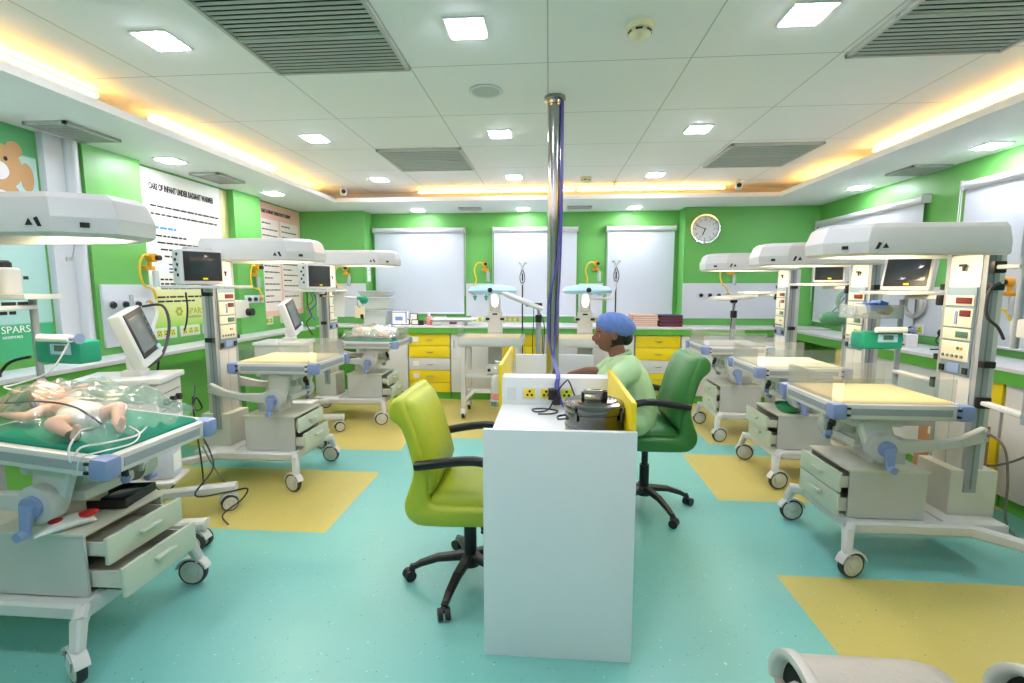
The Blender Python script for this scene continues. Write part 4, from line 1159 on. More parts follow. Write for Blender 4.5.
# hair under the cap and the cap
h = MB(HAIR)
vs, fs = head_mesh(HM @ Matrix.Translation((-.012, 0, .0)) @ Matrix.Diagonal((1.0, 1.05, 1.02, 1)))
keep = [f for f in fs if all((HM.inverted() @ vs[i]).x < .012 - .2 * (HM.inverted() @ vs[i]).z and (HM.inverted() @ vs[i]).z > -.085 for i in f)]
h.add(vs, keep); h.ball(HM @ Vector((-.10, 0, -.035)), (.045, .055, .05), 16)
part('hair', h, body, 'w')
cp = MB(CAPB); R = []
N_ = 56
CM = HM @ Matrix.Translation((-.034, 0, .054)) @ Euler((0, math.radians(-17), 0)).to_matrix().to_4x4()
for k in range(1, 26):
    th = PI * k / 26; ring = []
    for i in range(N_):
        a = 2 * PI * i / N_
        pf = 1 + .020 * math.sin(9 * a + 5 * math.cos(th)) * math.sin(th) + .014 * math.sin(19 * a - 9 * math.cos(th)) * math.sin(th)
        bk = 1 + .10 * max(0, -math.cos(a)) * math.sin(th)
        ring.append(CM @ Vector((.124 * pf * bk * math.sin(th) * math.cos(a), .099 * pf * math.sin(th) * math.sin(a), -.086 * math.cos(th))))
    R.append(ring)
cp.loft(R)
part('hair_cap', cp, t, 'w', smooth=70)
# scrub top: looser copy of torso and sleeves
st = MB(SCRUB)
Q = {'pel': ((.55, Y0, .66), .165), 'sp1': ((.54, Y0, .76), .165), 'sp2': ((.515, Y0, .87), .155), 'che': ((.485, Y0, .96), .125), 'nk': ((.465, Y0, 1.025), .072)}
Eq = [('pel', 'sp1'), ('sp1', 'sp2'), ('sp2', 'che'), ('che', 'nk')]
for s, n in ((-1, 'a'), (1, 'b')):
    Q[n + 'sh'] = ((.49, Y0 + s * .165, .985), .082); Q[n + 'u'] = ((.44, Y0 + s * .195, .945), .080); Q[n + 'el'] = ((.38, Y0 + s * .20, .91), .068)
    Eq += [('che', n + 'sh'), (n + 'sh', n + 'u'), (n + 'u', n + 'el')]
Q['belly'] = ((.44, Y0, .77), .13); Eq += [('sp1', 'belly')]
Q['bust'] = ((.42, Y0, .90), .105); Eq += [('sp2', 'bust')]
st.add(*skin(Q, Eq, 'pel'))
st = remesh(st, .008, 6)
top = part('scrub_top', st, t, 'w', smooth=80)
cl = MB(mat('collar green', (150, 190, 140), .85)); cl.tube([(.46, Y0 - .068, 1.06), (.405, Y0 - .045, 1.025), (.385, Y0, .985), (.405, Y0 + .045, 1.025), (.46, Y0 + .068, 1.06), (.515, Y0 + .05, 1.08), (.53, Y0, 1.085), (.515, Y0 - .05, 1.08), (.46, Y0 - .068, 1.06)], .013, 8, 4)
part('collar', cl, top, 'w')
bd = MB(mat('badge print', (150, 170, 220), .6)); bd.box((.337, Y0 - .06, .93), (.006, .05, .02), .002, (0, -.35, .5))
part('chest_badge', bd, top, 'w')
tr = MB(SCRUB); Q = {'pel': ((.56, Y0, .66), .14)}; Eq = []
for s, n in ((-1, 'a'), (1, 'b')):
    for k in ('hp', 'kn', 'sn'): Q[n + k] = (P[n + k][0], P[n + k][1] + .016)
    Q[n + 'an'] = ((.255, Y0 + s * .12, .14), .055)
    Eq += [('pel', n + 'hp'), (n + 'hp', n + 'kn'), (n + 'kn', n + 'sn'), (n + 'sn', n + 'an')]
tr.add(*skin(Q, Eq, 'pel'))
part('scrub_trousers', remesh(tr, .010, 4), t, 'w', smooth=80)
for s in (-1, 1):
    sh = MB(BLACK); R = []
    for x, wd, hh in ((.31, .03, .05), (.29, .042, .075), (.21, .046, .085), (.13, .048, .06), (.07, .042, .045), (.045, .02, .03)):
        R.append([(x, Y0 + s * .125 + wd * math.cos(q), .004 + hh / 2 + hh / 2 * math.sin(q)) for q in [2 * PI * k / 14 for k in range(14)]])
    part('shoe', sh.loft(R), t, 'w', smooth=70)

# ---------------------------------------------------------------- newborns
def Mx(loc, rz): return Matrix.Translation(loc) @ Euler((0, 0, rz)).to_matrix().to_4x4()
def newborn(loc, rz, label, swaddle=False, tilt=0.0):
    t = T('newborn', label, 'newborn', loc, rz)
    t.matrix_basis = Matrix.Translation(loc) @ Matrix.Rotation(tilt, 4, 'Y') @ Matrix.Rotation(rz, 4, 'Z')
    b = MB(SKIN_B)
    P = {'pel': ((.09, 0, .050), (.055, .046)), 'ab': ((.02, 0, .056), (.062, .05)), 'ch': ((-.05, 0, .055), (.060, .045)), 'nk': ((-.105, 0, .055), .026), 'hd': ((-.14, 0, .058), .03)}
    E = [('pel', 'ab'), ('ab', 'ch'), ('ch', 'nk'), ('nk', 'hd')]
    arms = {-1: [(-.085, -.055, .052), (-.075, -.115, .038), (-.145, -.135, .034), (-.19, -.142, .03)], 1: [(-.085, .055, .052), (-.03, .10, .05), (.03, .085, .055), (.06, .07, .06)]}
    legs = {-1: [(.10, -.04, .045), (.135, -.105, .055), (.215, -.085, .03), (.245, -.085, .024)], 1: [(.10, .04, .045), (.165, .095, .085), (.235, .06, .045), (.265, .055, .03)]}
    hands = []
    for s in (-1, 1):
        n = 'r' if s < 0 else 'l'
        for k, (q, r) in enumerate(zip(arms[s], (.026, .021, .016, .012))): P[n + 'a%d' % k] = (q, r)
        E += [('ch', n + 'a0'), (n + 'a0', n + 'a1'), (n + 'a1', n + 'a2'), (n + 'a2', n + 'a3')]
        for k, (q, r) in enumerate(zip(legs[s], (.036, .030, .019, .015))): P[n + 'l%d' % k] = (q, r)
        f = Vector(legs[s][3]) + Vector((.02, 0, .045)); P[n + 'l4'] = (tuple(f), .012)
        E += [('pel', n + 'l0'), (n + 'l0', n + 'l1'), (n + 'l1', n + 'l2'), (n + 'l2', n + 'l3'), (n + 'l3', n + 'l4')]
    b.add(*skin(P, E, 'pel'))
    for s in (-1, 1):
        d = Vector(arms[s][3]) - Vector(arms[s][2])
        add_hand(b, arms[s][3], d, (0, 0, 1), (0, -s, 0) if s > 0 else (0, 1, 0), .055, .55)
    # head on its back, face up and turned towards the near side
    HM = Matrix.Translation((-.185, 0, .066)) @ Euler((math.radians(35), math.radians(-78), 0)).to_matrix().to_4x4()
    b.add(*head_mesh(HM, .062, .050, .070, True))
    for s in (-1, 1):
        pts = []
        b.ball(HM @ Vector((-.004, s * .050, 0)), (.012, .008, .014), 10)
    bd = part('body', remesh(b, .0035, 2), t, smooth=80)
    for s in (-1, 1):
        e = MB(mat('closed eyelid', (150, 96, 78), .6)); e.tube([HM @ Vector((.057, s * .011, .002)), HM @ Vector((.058, s * .020, -.002)), HM @ Vector((.050, s * .029, .002))], .0022, 6, 4)
        part('eyelid', e, bd)
    m = MB(mat('baby lips', (186, 104, 96), .5)); m.tube([HM @ Vector((.056, -.012, -.031)), HM @ Vector((.062, 0, -.029)), HM @ Vector((.056, .012, -.031))], .003, 6, 4)
    part('lips', m, bd)
    hr = MB(mat('newborn hair', (120, 88, 70), .8))
    vs, fs = head_mesh(HM @ Matrix.Diagonal((1.015, 1.03, 1.03, 1)), .062, .050, .070, True)
    inv = HM.inverted()
    hr.add(vs, [f for f in fs if all((inv @ vs[i]).z > .012 - (inv @ vs[i]).x * -.55 and (inv @ vs[i]).x < .03 for i in f)])
    part('hair', hr, bd)
    if not swaddle:
        dp = MB(PAPER); R = []
        for x, ry, rz_ in ((.045, .068, .058), (.06, .072, .062), (.10, .074, .060), (.135, .060, .050), (.150, .03, .03)):
            R.append([(x, ry * math.cos(q), .052 + rz_ * math.sin(q)) for q in [2 * PI * k / 20 for k in range(20)]])
        part('diaper', dp.loft(R), t, smooth=70)
        tp = MB(PAPER); tp.tube([(-.20, -.035, .12), (-.185, -.02, .135), (-.17, .005, .135)], .006, 6, 4)
        part('face_tape', tp, t)
        bn = MB(BLACK); bn.lathe([(.021, -.012), (.021, .012)], (.232, -.085, .026), 14, 'x')
        part('foot_probe', bn, t)
    else:
        sw = MB(PAPER); R = []
        for x, ry, rz_ in ((-.11, .055, .05), (-.09, .085, .07), (0, .10, .078), (.10, .10, .075), (.2, .085, .07), (.28, .06, .06), (.30, .03, .04)):
            R.append([(x, ry * math.cos(q) * (1 + .04 * math.sin(5 * q + x * 40)), max(.002, .055 + rz_ * math.sin(q) * (1 + .05 * math.sin(7 * q)))) for q in [2 * PI * k / 26 for k in range(26)]])
        part('swaddle', sw.loft(R), t, smooth=70)
        cpm = MB(PAPER); vs, fs = head_mesh(HM @ Matrix.Diagonal((1.06, 1.07, 1.06, 1)), .062, .050, .070, True)
        cpm.add(vs, [f for f in fs if all((inv @ vs[i]).z > .0 and (inv @ vs[i]).x < .045 for i in f)])
        part('knitted_cap', cpm, t)
    return t
newborn((-2.0, 1.82, .926), math.radians(-22), 'bare newborn in a white diaper lying on teal cloth, probe on its foot', tilt=math.radians(6))
newborn((-2.0, 5.33, .922), math.radians(-8), 'swaddled newborn in a white cap on the far left warmer', True)

def sheet(x0, x1, y0, y1, zf, n, m_, name, label, cat, th=.003):
    nx, ny = n; top = []; 
    for i in range(nx + 1):
        for j in range(ny + 1):
            u, v = i / nx, j / ny
            x = x0 + (x1 - x0) * u; y = y0 + (y1 - y0) * v
            top.append((x, y, zf(u, v, x, y)))
    fs = []
    for i in range(nx):
        for j in range(ny):
            a = i * (ny + 1) + j; fs.append([a, a + ny + 1, a + ny + 2, a + 1])
    mb = MB(m_)
    mb.add(top, fs)
    if th:
        N0 = len(top)
        mb2 = MB(m_); mb2.add(top + [(p[0], p[1], p[2] - th) for p in top], fs + [[q + N0 for q in f[::-1]] for f in fs])
        per = [j for j in range(ny + 1)] + [i * (ny + 1) + ny for i in range(1, nx + 1)] + [nx * (ny + 1) + j for j in range(ny - 1, -1, -1)] + [i * (ny + 1) for i in range(nx - 1, 0, -1)]
        mb2.f += [[per[k], per[(k + 1) % len(per)], per[(k + 1) % len(per)] + N0, per[k] + N0] for k in range(len(per))]
        mb2.mi += [0] * len(per)
        mb = mb2
    return single(name, mb, label, cat, smooth=80)
def film_z(u, v, x, y):
    e = min(u, 1 - u, v, 1 - v)
    h = .945 + .125 * min(1, e * 5) ** .7 - (x + 1.94) * .105
    return h + .014 * math.sin(17 * u + 9 * v) + .010 * math.sin(31 * v - 13 * u + 2) + .0035 * math.sin(44 * u + 30 * v + 3 * math.sin(9 * v)) + .003 * math.sin(52 * v - 38 * u + 2 * math.sin(14 * u))
sheet(-2.26, -1.66, 1.60, 2.09, film_z, (80, 70), FILMM, 'plastic_film', 'crinkled clear plastic film tented over the bare newborn', 'plastic wrap', 0)
def film2(u, v, x, y):
    e = min(u, 1 - u, v, 1 - v)
    return .945 + .12 * min(1, e * 4) ** .7 + .012 * math.sin(19 * u + 8 * v) + .008 * math.sin(33 * v - 11 * u)
sheet(-2.28, -1.69, 5.09, 5.57, film2, (30, 26), FILMM, 'plastic_film', 'clear plastic film tented over the swaddled newborn far left', 'plastic wrap', 0)
m = MB(BLACK); m.tube([(-2.62, 1.99, 1.2), (-2.5, 1.85, 1.06), (-2.25, 1.76, 1.03), (-2.05, 1.75, 1.04), (-1.90, 1.75, 1.02), (-1.78, 1.74, .955)], .004, 6, 5)
single('probe_lead', m, 'thin black probe lead running across the bare newborn', 'lead')
m = MB(WHITE); m.tube([(-1.80, 1.72, .945), (-1.77, 1.64, .955), (-1.75, 1.575, .91), (-1.74, 1.572, .86), (-1.72, 1.59, .91), (-1.66, 1.64, .915), (-1.64, 1.74, .91), (-1.68, 1.84, .915)], .004, 6, 6)
m.tube([(-1.72, 1.80, .93), (-1.64, 1.76, .915), (-1.60, 1.68, .90), (-1.63, 1.59, .90), (-1.70, 1.57, .88), (-1.72, 1.57, .83)], .003, 6, 6)
single('sensor_lead', m, 'white sensor lead looping over the front corner of the near left bed', 'lead')

# things on the warmer cabinets
m = MB(PAPER); pts = []
R = []
for f, wd, h in ((-.09, .02, .006), (-.085, .055, .02), (-.03, .062, .042), (.04, .06, .045), (.085, .055, .02), (.09, .02, .006)):
    R.append([(-1.935 + .6 * f + .75 * wd * math.cos(q) * (1 + .08 * math.sin(5 * q)), 1.69 + .9 * f - .5 * wd * math.cos(q), .539 + h / 2 + h / 2 * math.sin(q)) for q in [2 * PI * k / 16 for k in range(16)]])
m.loft(R)
o = single('wipes_packet', m, 'crumpled white and red packet on the near left warmer cabinet', 'packet', smooth=60)
rd = MB(REDPK); rd.ball((-1.885, 1.745, .576), (.034, .038, .010), 14); rd.ball((-1.94, 1.665, .580), (.022, .026, .008), 12)
q = link('red_print', rd, o, tuple(o.location)); q['label'] = 'red printed patch'
t = T('tray', 'black plastic tray on the cabinet of the near left warmer', 'tray', (-1.93, 1.95, .538), .15)
part('dish', MB(BLACK).box((0, 0, .008), (.17, .20, .014), .004).bx(-.085, .085, -.10, -.092, .01, .04, .003).bx(-.085, .085, .092, .10, .01, .04, .003).bx(-.085, -.078, -.10, .10, .01, .04).bx(.078, .085, -.10, .10, .01, .04), t)
part('contents', MB(SCREEN).box((0, .02, .022), (.12, .13, .014), .005), t)
t = T('kidney_bowl', 'green plastic bowl on the cabinet of the middle right warmer', 'bowl', (1.86, 3.80, .538))
part('bowl', MB(mat('bowl green', (40, 150, 90), .4)).lathe([(.05, 0), (.075, .02), (.095, .06), (.10, .062), (.096, .058), (.07, .018), (.001, .008)], (0, 0, 0), 32), t)
part('cloth', MB(TEALC).ball((0, 0, .045), (.075, .07, .028), 16), t)

# ---------------------------------------------------------------- ventilator carts
def vent_cart(loc, rz, label, zs=1.0):
    t = T('ventilator_cart', label, 'ventilator', loc, rz)
    f = MB(ENAMEL)
    for s in (-1, 1): f.bar((-.22, s * .20, .15), (.44, s * .27, .15), .07, .06, .075, .05)
    f.bx(-.22, -.12, -.24, .24, .13, .19, .01); f.bx(-.20, -.06, -.06, .06, .18, .66, .01)
    part('base_frame', f, t)
    for s in (-1, 1):
        caster(t, .42, s * .267, yaw=.4 * s, r=.052, twin=True, top=.13); caster(t, -.18, s * .21, yaw=.3, r=.052, twin=True, top=.13)
    part('side_tray', MB(ENAMEL).bx(-.06, .30, -.29, -.07, .40, .418, .004), t)
    b = MB(ENAMEL); b.bx(-.24, .20, -.16, .16, .66, .95, .02, 2)
    b.use(WHITE).bx(-.25, .22, -.17, .17, .95, .985, .01)
    b.use(INKG); b.bx(.199, .203, -.12, .12, .88, .884); b.bx(.199, .203, -.12, .12, .78, .784)
    bo = part('cabinet_body', b, t)
    k = MB(BLACK)
    for y in (-.08, 0, .08): k.cyl((.20, y, .83), (.225, y, .83), .02, n=14)
    part('port', k, bo)
    s_ = MB(WHITE); s_.box((.03, 0, 1.00), (.10, .12, .04), .01); s_.bar((.03, 0, 1.0), (.02, 0, 1.10), .08, .05)
    part('screen_stand', s_, t)
    R_ = (0, -.22, 0)
    def scr(c, d, b): return c
    M = Matrix.Translation((.06, -.02, 1.21)) @ Euler((math.radians(12), math.radians(-14), 0)).to_matrix().to_4x4()
    def X(m): m.v = [tuple(M @ Vector(v)) for v in m.v]; return m
    h = part('screen_housing', X(MB(WHITE).box((0, 0, 0), (.07, .26, .33), .02, None, 2)), t)
    part('bezel', X(MB(BLACK).box((.037, .005, .02), (.006, .225, .265), .006)), h)
    part('display', X(MB(SCREENG).box((.041, -.01, .02), (.003, .165, .205), .002)), h)
    kb = MB(INKG)
    for k in range(5): kb.box((.0415, .095, .10 - k * .04), (.003, .02, .018), .002)
    kb.use(PALEBLUE).cyl((.04, .09, -.10), (.05, .09, -.10), .018, n=16)
    part('keypad', X(kb), h)
    return t
vent_cart((-2.45, 2.60, 0), math.radians(18), 'white ventilator cart with tilted touch screen between the near and middle left warmers')
vent_cart((-2.53, 4.44, 0), math.radians(8), 'white ventilator cart with tilted touch screen between the middle and far left warmers')
t = T('wipes_tub', 'white tub with lilac lid beside the near ventilator cart', 'tub', (-2.195, 2.50, .419), .3)
part('tub', MB(mat('pale tub', (206, 212, 226), .4)).box((0, 0, .10), (.14, .13, .20), .02), t)
part('lid', MB(LILAC).box((0, 0, .215), (.15, .14, .035), .012), t)
part('tub_label', MB(PAPER).box((.071, -.01, .09), (.002, .09, .10)), t)

# ---------------------------------------------------------------- monitors and bracket shelves
def monitor(loc, rz, label, tilt=0.0, s=1.0, flat=False):
    t = T('patient_monitor', label, 'monitor', loc, rz)
    M = Euler((0, -tilt, 0)).to_matrix().to_4x4()
    def X(m): m.v = [tuple((M @ Vector(v)) * s) for v in m.v]; return m
    d = .09 if flat else .16
    h = part('housing', X(MB(ENAMEL).box((-d / 2, 0, .125), (d, .27, .24), .02, None, 2).box((-d / 2, 0, .255), (d * .6, .16, .02), .008)), t)
    part('bezel', X(MB(BLACK).box((.002, .0, .13), (.006, .235, .20), .006)), h)
    part('display', X(MB(SCREEN).box((.006, .01, .14), (.003, .185, .145), .002)), h)
    part('caution_sticker', X(MB(YELLOW).box((.0055, .01, .045), (.002, .03, .012))), h)
    k = MB(RUBBER)
    for a in range(5): k.cyl((-.05 - .035 * (a % 2), -.1352, .07 + .035 * a), (-.05 - .035 * (a % 2), -.142, .07 + .035 * a), .011, n=10)
    part('sensor_port', X(k), h)
    return t
def shelf(p0, p1, z, rail, label):
    # flat plate from p0 to p1 with an arm reaching the mast rail
    c = ((p0[0] + p1[0]) / 2, (p0[1] + p1[1]) / 2)
    t = T('monitor_shelf', label, 'shelf', (c[0], c[1], z - .05))
    part('plate', MB(ENAMEL).bx(p0[0], p1[0], p0[1], p1[1], z - .02, z, .006), t, 'w')
    part('arm', MB(ENAMELG).bar((c[0], c[1], z - .035), (rail[0], rail[1], z - .035), .05, .025), t, 'w')
    part('clamp', MB(BLACK).box((rail[0], rail[1], z - .05), (.07, .04, .06), .008), t, 'w')
shelf((-2.60, 3.05), (-2.14, 3.35), 1.51, (-2.55, 3.425), 'white shelf with monitor clamped to the middle left warmer mast')
monitor((-2.40, 3.20, 1.512), math.radians(-34), 'white box monitor with dark screen on the shelf of the middle left warmer')
shelf((-2.74, 4.80), (-2.18, 5.08), 1.47, (-2.50, 5.18), 'white shelf with monitor clamped to the far left warmer mast')
monitor((-2.42, 4.95, 1.472), math.radians(-30), 'white box monitor with dark screen on the shelf of the far left warmer', s=1.08)
shelf((1.98, 2.99), (2.42, 3.25), 1.475, (2.26, 2.94), 'white shelf with flat monitor clamped to the near right warmer mast')
monitor((2.14, 3.10, 1.477), math.radians(180 + 38), 'flat patient monitor with dark screen leaning back on the near right shelf', tilt=.32, s=.92, flat=True)
shelf((2.07, 4.11), (2.52, 4.35), 1.53, (2.40, 4.055), 'white shelf with monitor clamped to the middle right warmer mast')
monitor((2.32, 4.22, 1.532), math.radians(180 + 50), 'small patient monitor with grey screen on the middle right shelf', s=.85)
shelf((2.02, 5.19), (2.4, 5.36), 1.45, (2.35, 5.155), 'white shelf clamped to the far right warmer mast')

# ---------------------------------------------------------------- syringe pumps on clamped poles
def pump_pole(x, y, z0, z1, rail, label, plate=None):
    t = T('pump_pole', label, 'pole', (x, y, z0))
    part('pole', MB(ALU).cyl((x, y, z0), (x, y, z1), .016, n=14), t, 'w')
    part('arm', MB(ENAMEL).bar((x, y, rail[2]), rail, .045, .022), t, 'w')
    part('clamp', MB(BLACK).box(rail, (.06, .03, .06), .006), t, 'w')
    if plate: part('plate', MB(ENAMEL).bx(*plate, .004), t, 'w')
pump_pole(-2.60, 2.24, .80, 1.44, (-2.56, 2.005, 1.40), 'grey pole clamped to the near left warmer, carrying a teal pump', (-2.80, -2.50, 2.12, 2.30, 1.44, 1.465))
def syringe_pump(loc, rz, label):
    t = T('syringe_pump', label, 'pump', loc, rz)
    b = part('housing', MB(TEALP).box((0, 0, .055), (.26, .11, .11), .018, None, 2).use(PALEBLUE).box((.03, -.056, .07), (.12, .006, .05), .003), t)
    part('display', MB(LCD).box((.03, -.0605, .075), (.06, .004, .028)), b)
    s = MB(PAPER); s.cyl((-.06, -.075, .125), (.12, -.075, .125), .018, n=14); s.use(BLUEP).cyl((.12, -.075, .125), (.17, -.075, .125), .010, n=10); s.cyl((.165, -.075, .125), (.172, -.075, .125), .024, n=14)
    part('syringe', s, t)
    c = MB(ENAMELG); c.box((-.10, .06, .05), (.05, .03, .06), .006)
    part('pole_clamp', c, t)
    return t
syringe_pump((-2.30, 2.12, 1.14), -.12, 'teal syringe pump on the grey pole beside the near left warmer')
t = T('suction_bottle', 'white cylinder jar on the plate of the near left pump pole', 'jar', (-2.70, 2.21, 1.466))
part('jar', MB(ENAMEL).lathe([(.055, 0), (.058, .01), (.058, .12), (.05, .13)], n=24), t)
part('cap', MB(BLACK).lathe([(.03, .13), (.03, .155), (.02, .165)], n=18), t)
m = MB(BLACK); m.tube([(-2.54, 2.15, 1.16), (-2.66, 2.14, 1.12), (-2.74, 2.12, .98), (-2.72, 2.10, .86), (-2.66, 2.08, .8)], .007, 6, 5)
single('pump_lead', m, 'black lead hanging from the teal pump near the left edge', 'lead')
m = MB(WHITE); m.tube([(-2.20, 2.04, 1.26), (-2.27, 2.0, 1.12), (-2.42, 1.98, 1.06), (-2.45, 1.95, 1.05), (-2.30, 1.90, 1.04)], .004, 6, 5)
single('infusion_line', m, 'thin white line from the teal syringe pump to the newborn', 'tubing')
pump_pole(2.28, 3.30, .85, 1.42, (2.26, 2.94, .95), 'grey pole clamped to the near right warmer, carrying a tray and a green pump')
syringe_pump((2.09, 3.22, 1.11), .05, 'green syringe pump on the pole behind the near right bed')
t = T('supply_tray', 'clear plastic tray of blue packets above the green pump', 'tray', (2.09, 3.30, 1.30), .05)
tm = MB(clear_mat('tray plastic', (.95, .97, .98, 1), .05, .16)); tm.bx(-.15, .15, -.08, .08, 0, .006); tm.bx(-.15, .15, -.08, -.075, 0, .085, .002); tm.bx(-.15, .15, .075, .08, 0, .085, .002); tm.bx(-.15, -.145, -.08, .08, 0, .085, .002); tm.bx(.145, .15, -.08, .08, 0, .085, .002)
part('tray', tm, t)
for i, (x, z, mm, l) in enumerate(((-.08, .012, PAPER, 'white packet in the clear tray, left'), (.0, .03, BLUEPK, 'blue packet standing in the clear tray, first'), (.06, .04, BLUEPK, 'blue packet lying in the clear tray, middle'), (.10, .012, CARD, 'brown packet in the clear tray'))):
    single('packet', MB(mm).box((2.09 + x, 3.30 + .01 * i, 1.312 + z + .03), (.055, .10, .055), .008, (0, .3 * (i - 1), 0)), l, 'packet')
# coils and bags on the right wall side
def torus_coil(c, R, r, n, axis, col, label, name='tubing_coil'):
    m = MB(col); pts = []
    rnd = random.Random(label)
    for k in range(n * 16):
        a = 2 * PI * k / 16; rr = R * (.86 + .14 * math.sin(k * .37)); w_ = .02 * math.sin(k * .21)
        v = (w_, rr * math.cos(a), rr * math.sin(a)) if axis == 'x' else (rr * math.cos(a), w_, rr * math.sin(a))
        pts.append((c[0] + v[0], c[1] + v[1], c[2] + v[2]))
    m.tube(pts, r, 7, 1)
    single(name, m, label, 'tubing')
torus_coil((XR - .06, 4.84, 1.33), .13, .012, 5, 'x', mat('clear grey tube', (190, 188, 176), .35), 'coil of clear tubing hung on the right wall above the sockets')
t = T('tubing_hook', 'small chrome hook on the right wall holding the clear tubing coil', 'hook', (XR - .02, 4.84, 1.46)); part('hook', MB(CHROME).tube([(0, 0, 0), (-.05, 0, 0), (-.06, 0, .02)], .006, 8, 3), t)
torus_coil((2.75, 4.62, 1.36), .12, .011, 4, 'y', mat('mint tube', (150, 190, 176), .4), 'coil of pale green tubing beside the middle right warmer mast')
pump_pole(2.75, 4.68, .0, 1.55, (2.75, 4.66, 1.47), 'grey accessory pole with hook between the middle and far right warmers')
t = T('resuscitation_bag', 'green resuscitation bag hung behind the middle right warmer', 'bag', (2.62, 4.63, 1.14))
part('bag', MB(mat('bag green', (86, 150, 110), .5)).ball((0, 0, .07), (.13, .075, .07), 20), t)
part('valve', MB(TUB).cyl((.12, 0, .07), (.19, 0, .07), .024, n=14), t)
part('strap', MB(BLACK).tube([(-.02, 0, .135), (.05, .02, .2), (.10, .04, .26)], .004, 6, 3), t)
for i, (y, z, d, mm, l) in enumerate(((4.55, 0, (.10, .16, .11), PAPER, 'white carton on the right counter behind the middle warmer'), (4.74, 0, (.09, .12, .13), BLUEPK, 'blue carton on the right counter behind the middle warmer'), (4.92, 0, (.10, .14, .09), PAPER, 'low white carton on the right counter next to a blue one'), (5.10, 0, (.08, .10, .15), BLUEPK, 'tall blue carton on the right counter towards the corner'), (5.3, 0, (.12, .2, .10), PAPER, 'long white carton on the right counter towards the corner'))):
    o = single('carton', MB(mm).box((3.2, y, .972 + d[2] / 2), d, .004), l, 'box')
    p = MB(BLUEPK if mm is PAPER else PAPER).box((3.2 - d[0] / 2 - .001, y, .972 + d[2] * .55), (.002, d[1] * .6, d[2] * .35))
    link('print_panel', p, o, tuple(o.location))
for y, l in ((4.12, 'black plug in the right wall socket behind the near warmer mast'), (4.47, 'black plug in the right wall socket, middle one'), (4.82, 'black plug in the right wall socket behind the green pump')):
    t = T('power_plug', l, 'plug', (XR - .045, y, 1.10))
    part('plug_body', MB(BLACK).ball((-.02, 0, 0), (.028, .03, .034), 14), t)
    part('cord', MB(BLACK).tube([(-.03, 0, -.02), (-.08, -.03, -.07), (-.12, -.15, -.10), (-.2, -.3, -.105), (-.35, -.34, -.105)], .006, 6, 5), t)
# drip pole and bracket at the near right warmer
pump_pole(2.28, 2.52, 1.2, 1.86, (2.26, 2.63, 1.6), 'slim chrome drip pole clamped to the near right warmer mast')
pump_pole(2.22, 2.36, .86, 1.36, (2.26, 2.63, .90), 'thick grey pole on a white arm at the near right warmer, by the frame edge')
t = T('valve_block', 'white valve block with hanging tube at the near right mast', 'valve', (2.30, 2.50, 1.25))
part('block', MB(ENAMEL).box((0, 0, .05), (.06, .09, .09), .01).cyl((0, -.045, .05), (0, -.12, .05), .025, n=14), t)
part('knob', MB(ENAMELG).cyl((0, -.12, .05), (0, -.14, .05), .034, n=16), t)
part('stem', MB(ENAMELG).cyl((.0, .0, .09), (.0, .03, .16), .012), t)
m = MB(RUBBER); m.tube([(2.25, 2.60, 1.52), (2.19, 2.58, 1.48), (2.18, 2.57, 1.36), (2.23, 2.56, 1.30), (2.28, 2.58, 1.24)], .007, 8, 5)
single('sensor_cable', m, 'dark looped cable hanging on the near right mast rail', 'cable')
m = MB(CABLEG); m.tube([(2.95, 2.75, .80), (2.88, 2.9, .6), (2.86, 3.1, .42), (2.87, 3.28, .34), (2.88, 3.36, .42), (2.87, 3.30, .54), (2.86, 3.15, .50), (2.86, 3.1, .3), (2.84, 3.05, .03), (2.8, 2.8, .01)], .007, 8, 6)
single('mains_cable', m, 'grey cable looping in front of the yellow drawers by the right wall', 'cable')
for (x, y, z, d, l) in ((2.72, 3.36, 0, (.30, .24, .34), 'brown cardboard box on the floor between the near right warmers'), (2.72, 3.36, .342, (.28, .22, .26), 'open brown cardboard box stacked on another behind the near right warmer')):
    o = single('cardboard_box', MB(CARD).box((x, y, z + d[2] / 2), d, .006), l, 'box')
    link('tape_strip', MB(BEIGE).box((x, y, z + d[2] + .0005), (d[0], .05, .001)).box((x - d[0] / 2 - .0005, y, z + d[2] * .8), (.001, .05, d[2] * .3)), o, tuple(o.location))

# cables on the left side
m = MB(BLACK)
m.tube([(-3.38, 3.70, 1.06), (-3.2, 3.55, 1.0), (-3.05, 3.5, .99), (-3.0, 3.45, .95), (-3.03, 3.42, .7), (-3.0, 3.3, .5), (-2.8, 3.2, .02), (-2.6, 3.1, .012)], .008, 8, 6)
single('mains_cable', m, 'black cable hanging over the left shelf edge beside the middle left warmer', 'cable')
m = MB(BLACK)
m.tube([(-2.62, 3.30, 1.46), (-2.60, 3.28, 1.35), (-2.63, 3.30, 1.25), (-2.70, 3.36, 1.18)], .006, 6, 5)
single('monitor_cable', m, 'black cable hanging below the shelf of the middle left monitor', 'cable')
m = MB(BLACK)
m.tube([(-2.70, 3.42, .75), (-2.62, 3.30, .66), (-2.55, 3.24, .70), (-2.53, 3.26, .62), (-2.6, 3.28, .60), (-2.66, 3.34, .68), (-2.58, 3.24, .58), (-2.55, 3.22, .40), (-2.52, 3.2, .25), (-2.50, 3.18, .1), (-2.46, 3.10, .012)], .006, 6, 6)
single('tangled_cable', m, 'tangled black cable beside the mast foot of the middle left warmer', 'cable')
m = MB(CABLEG); m.tube([(-2.5, 3.2, .35), (-2.35, 3.12, .2), (-2.2, 3.1, .03), (-2.3, 3.2, .012), (-2.45, 3.18, .012)], .006, 6, 6)
single('floor_cable', m, 'grey cable trailing on the yellow floor under the middle left warmer', 'cable')
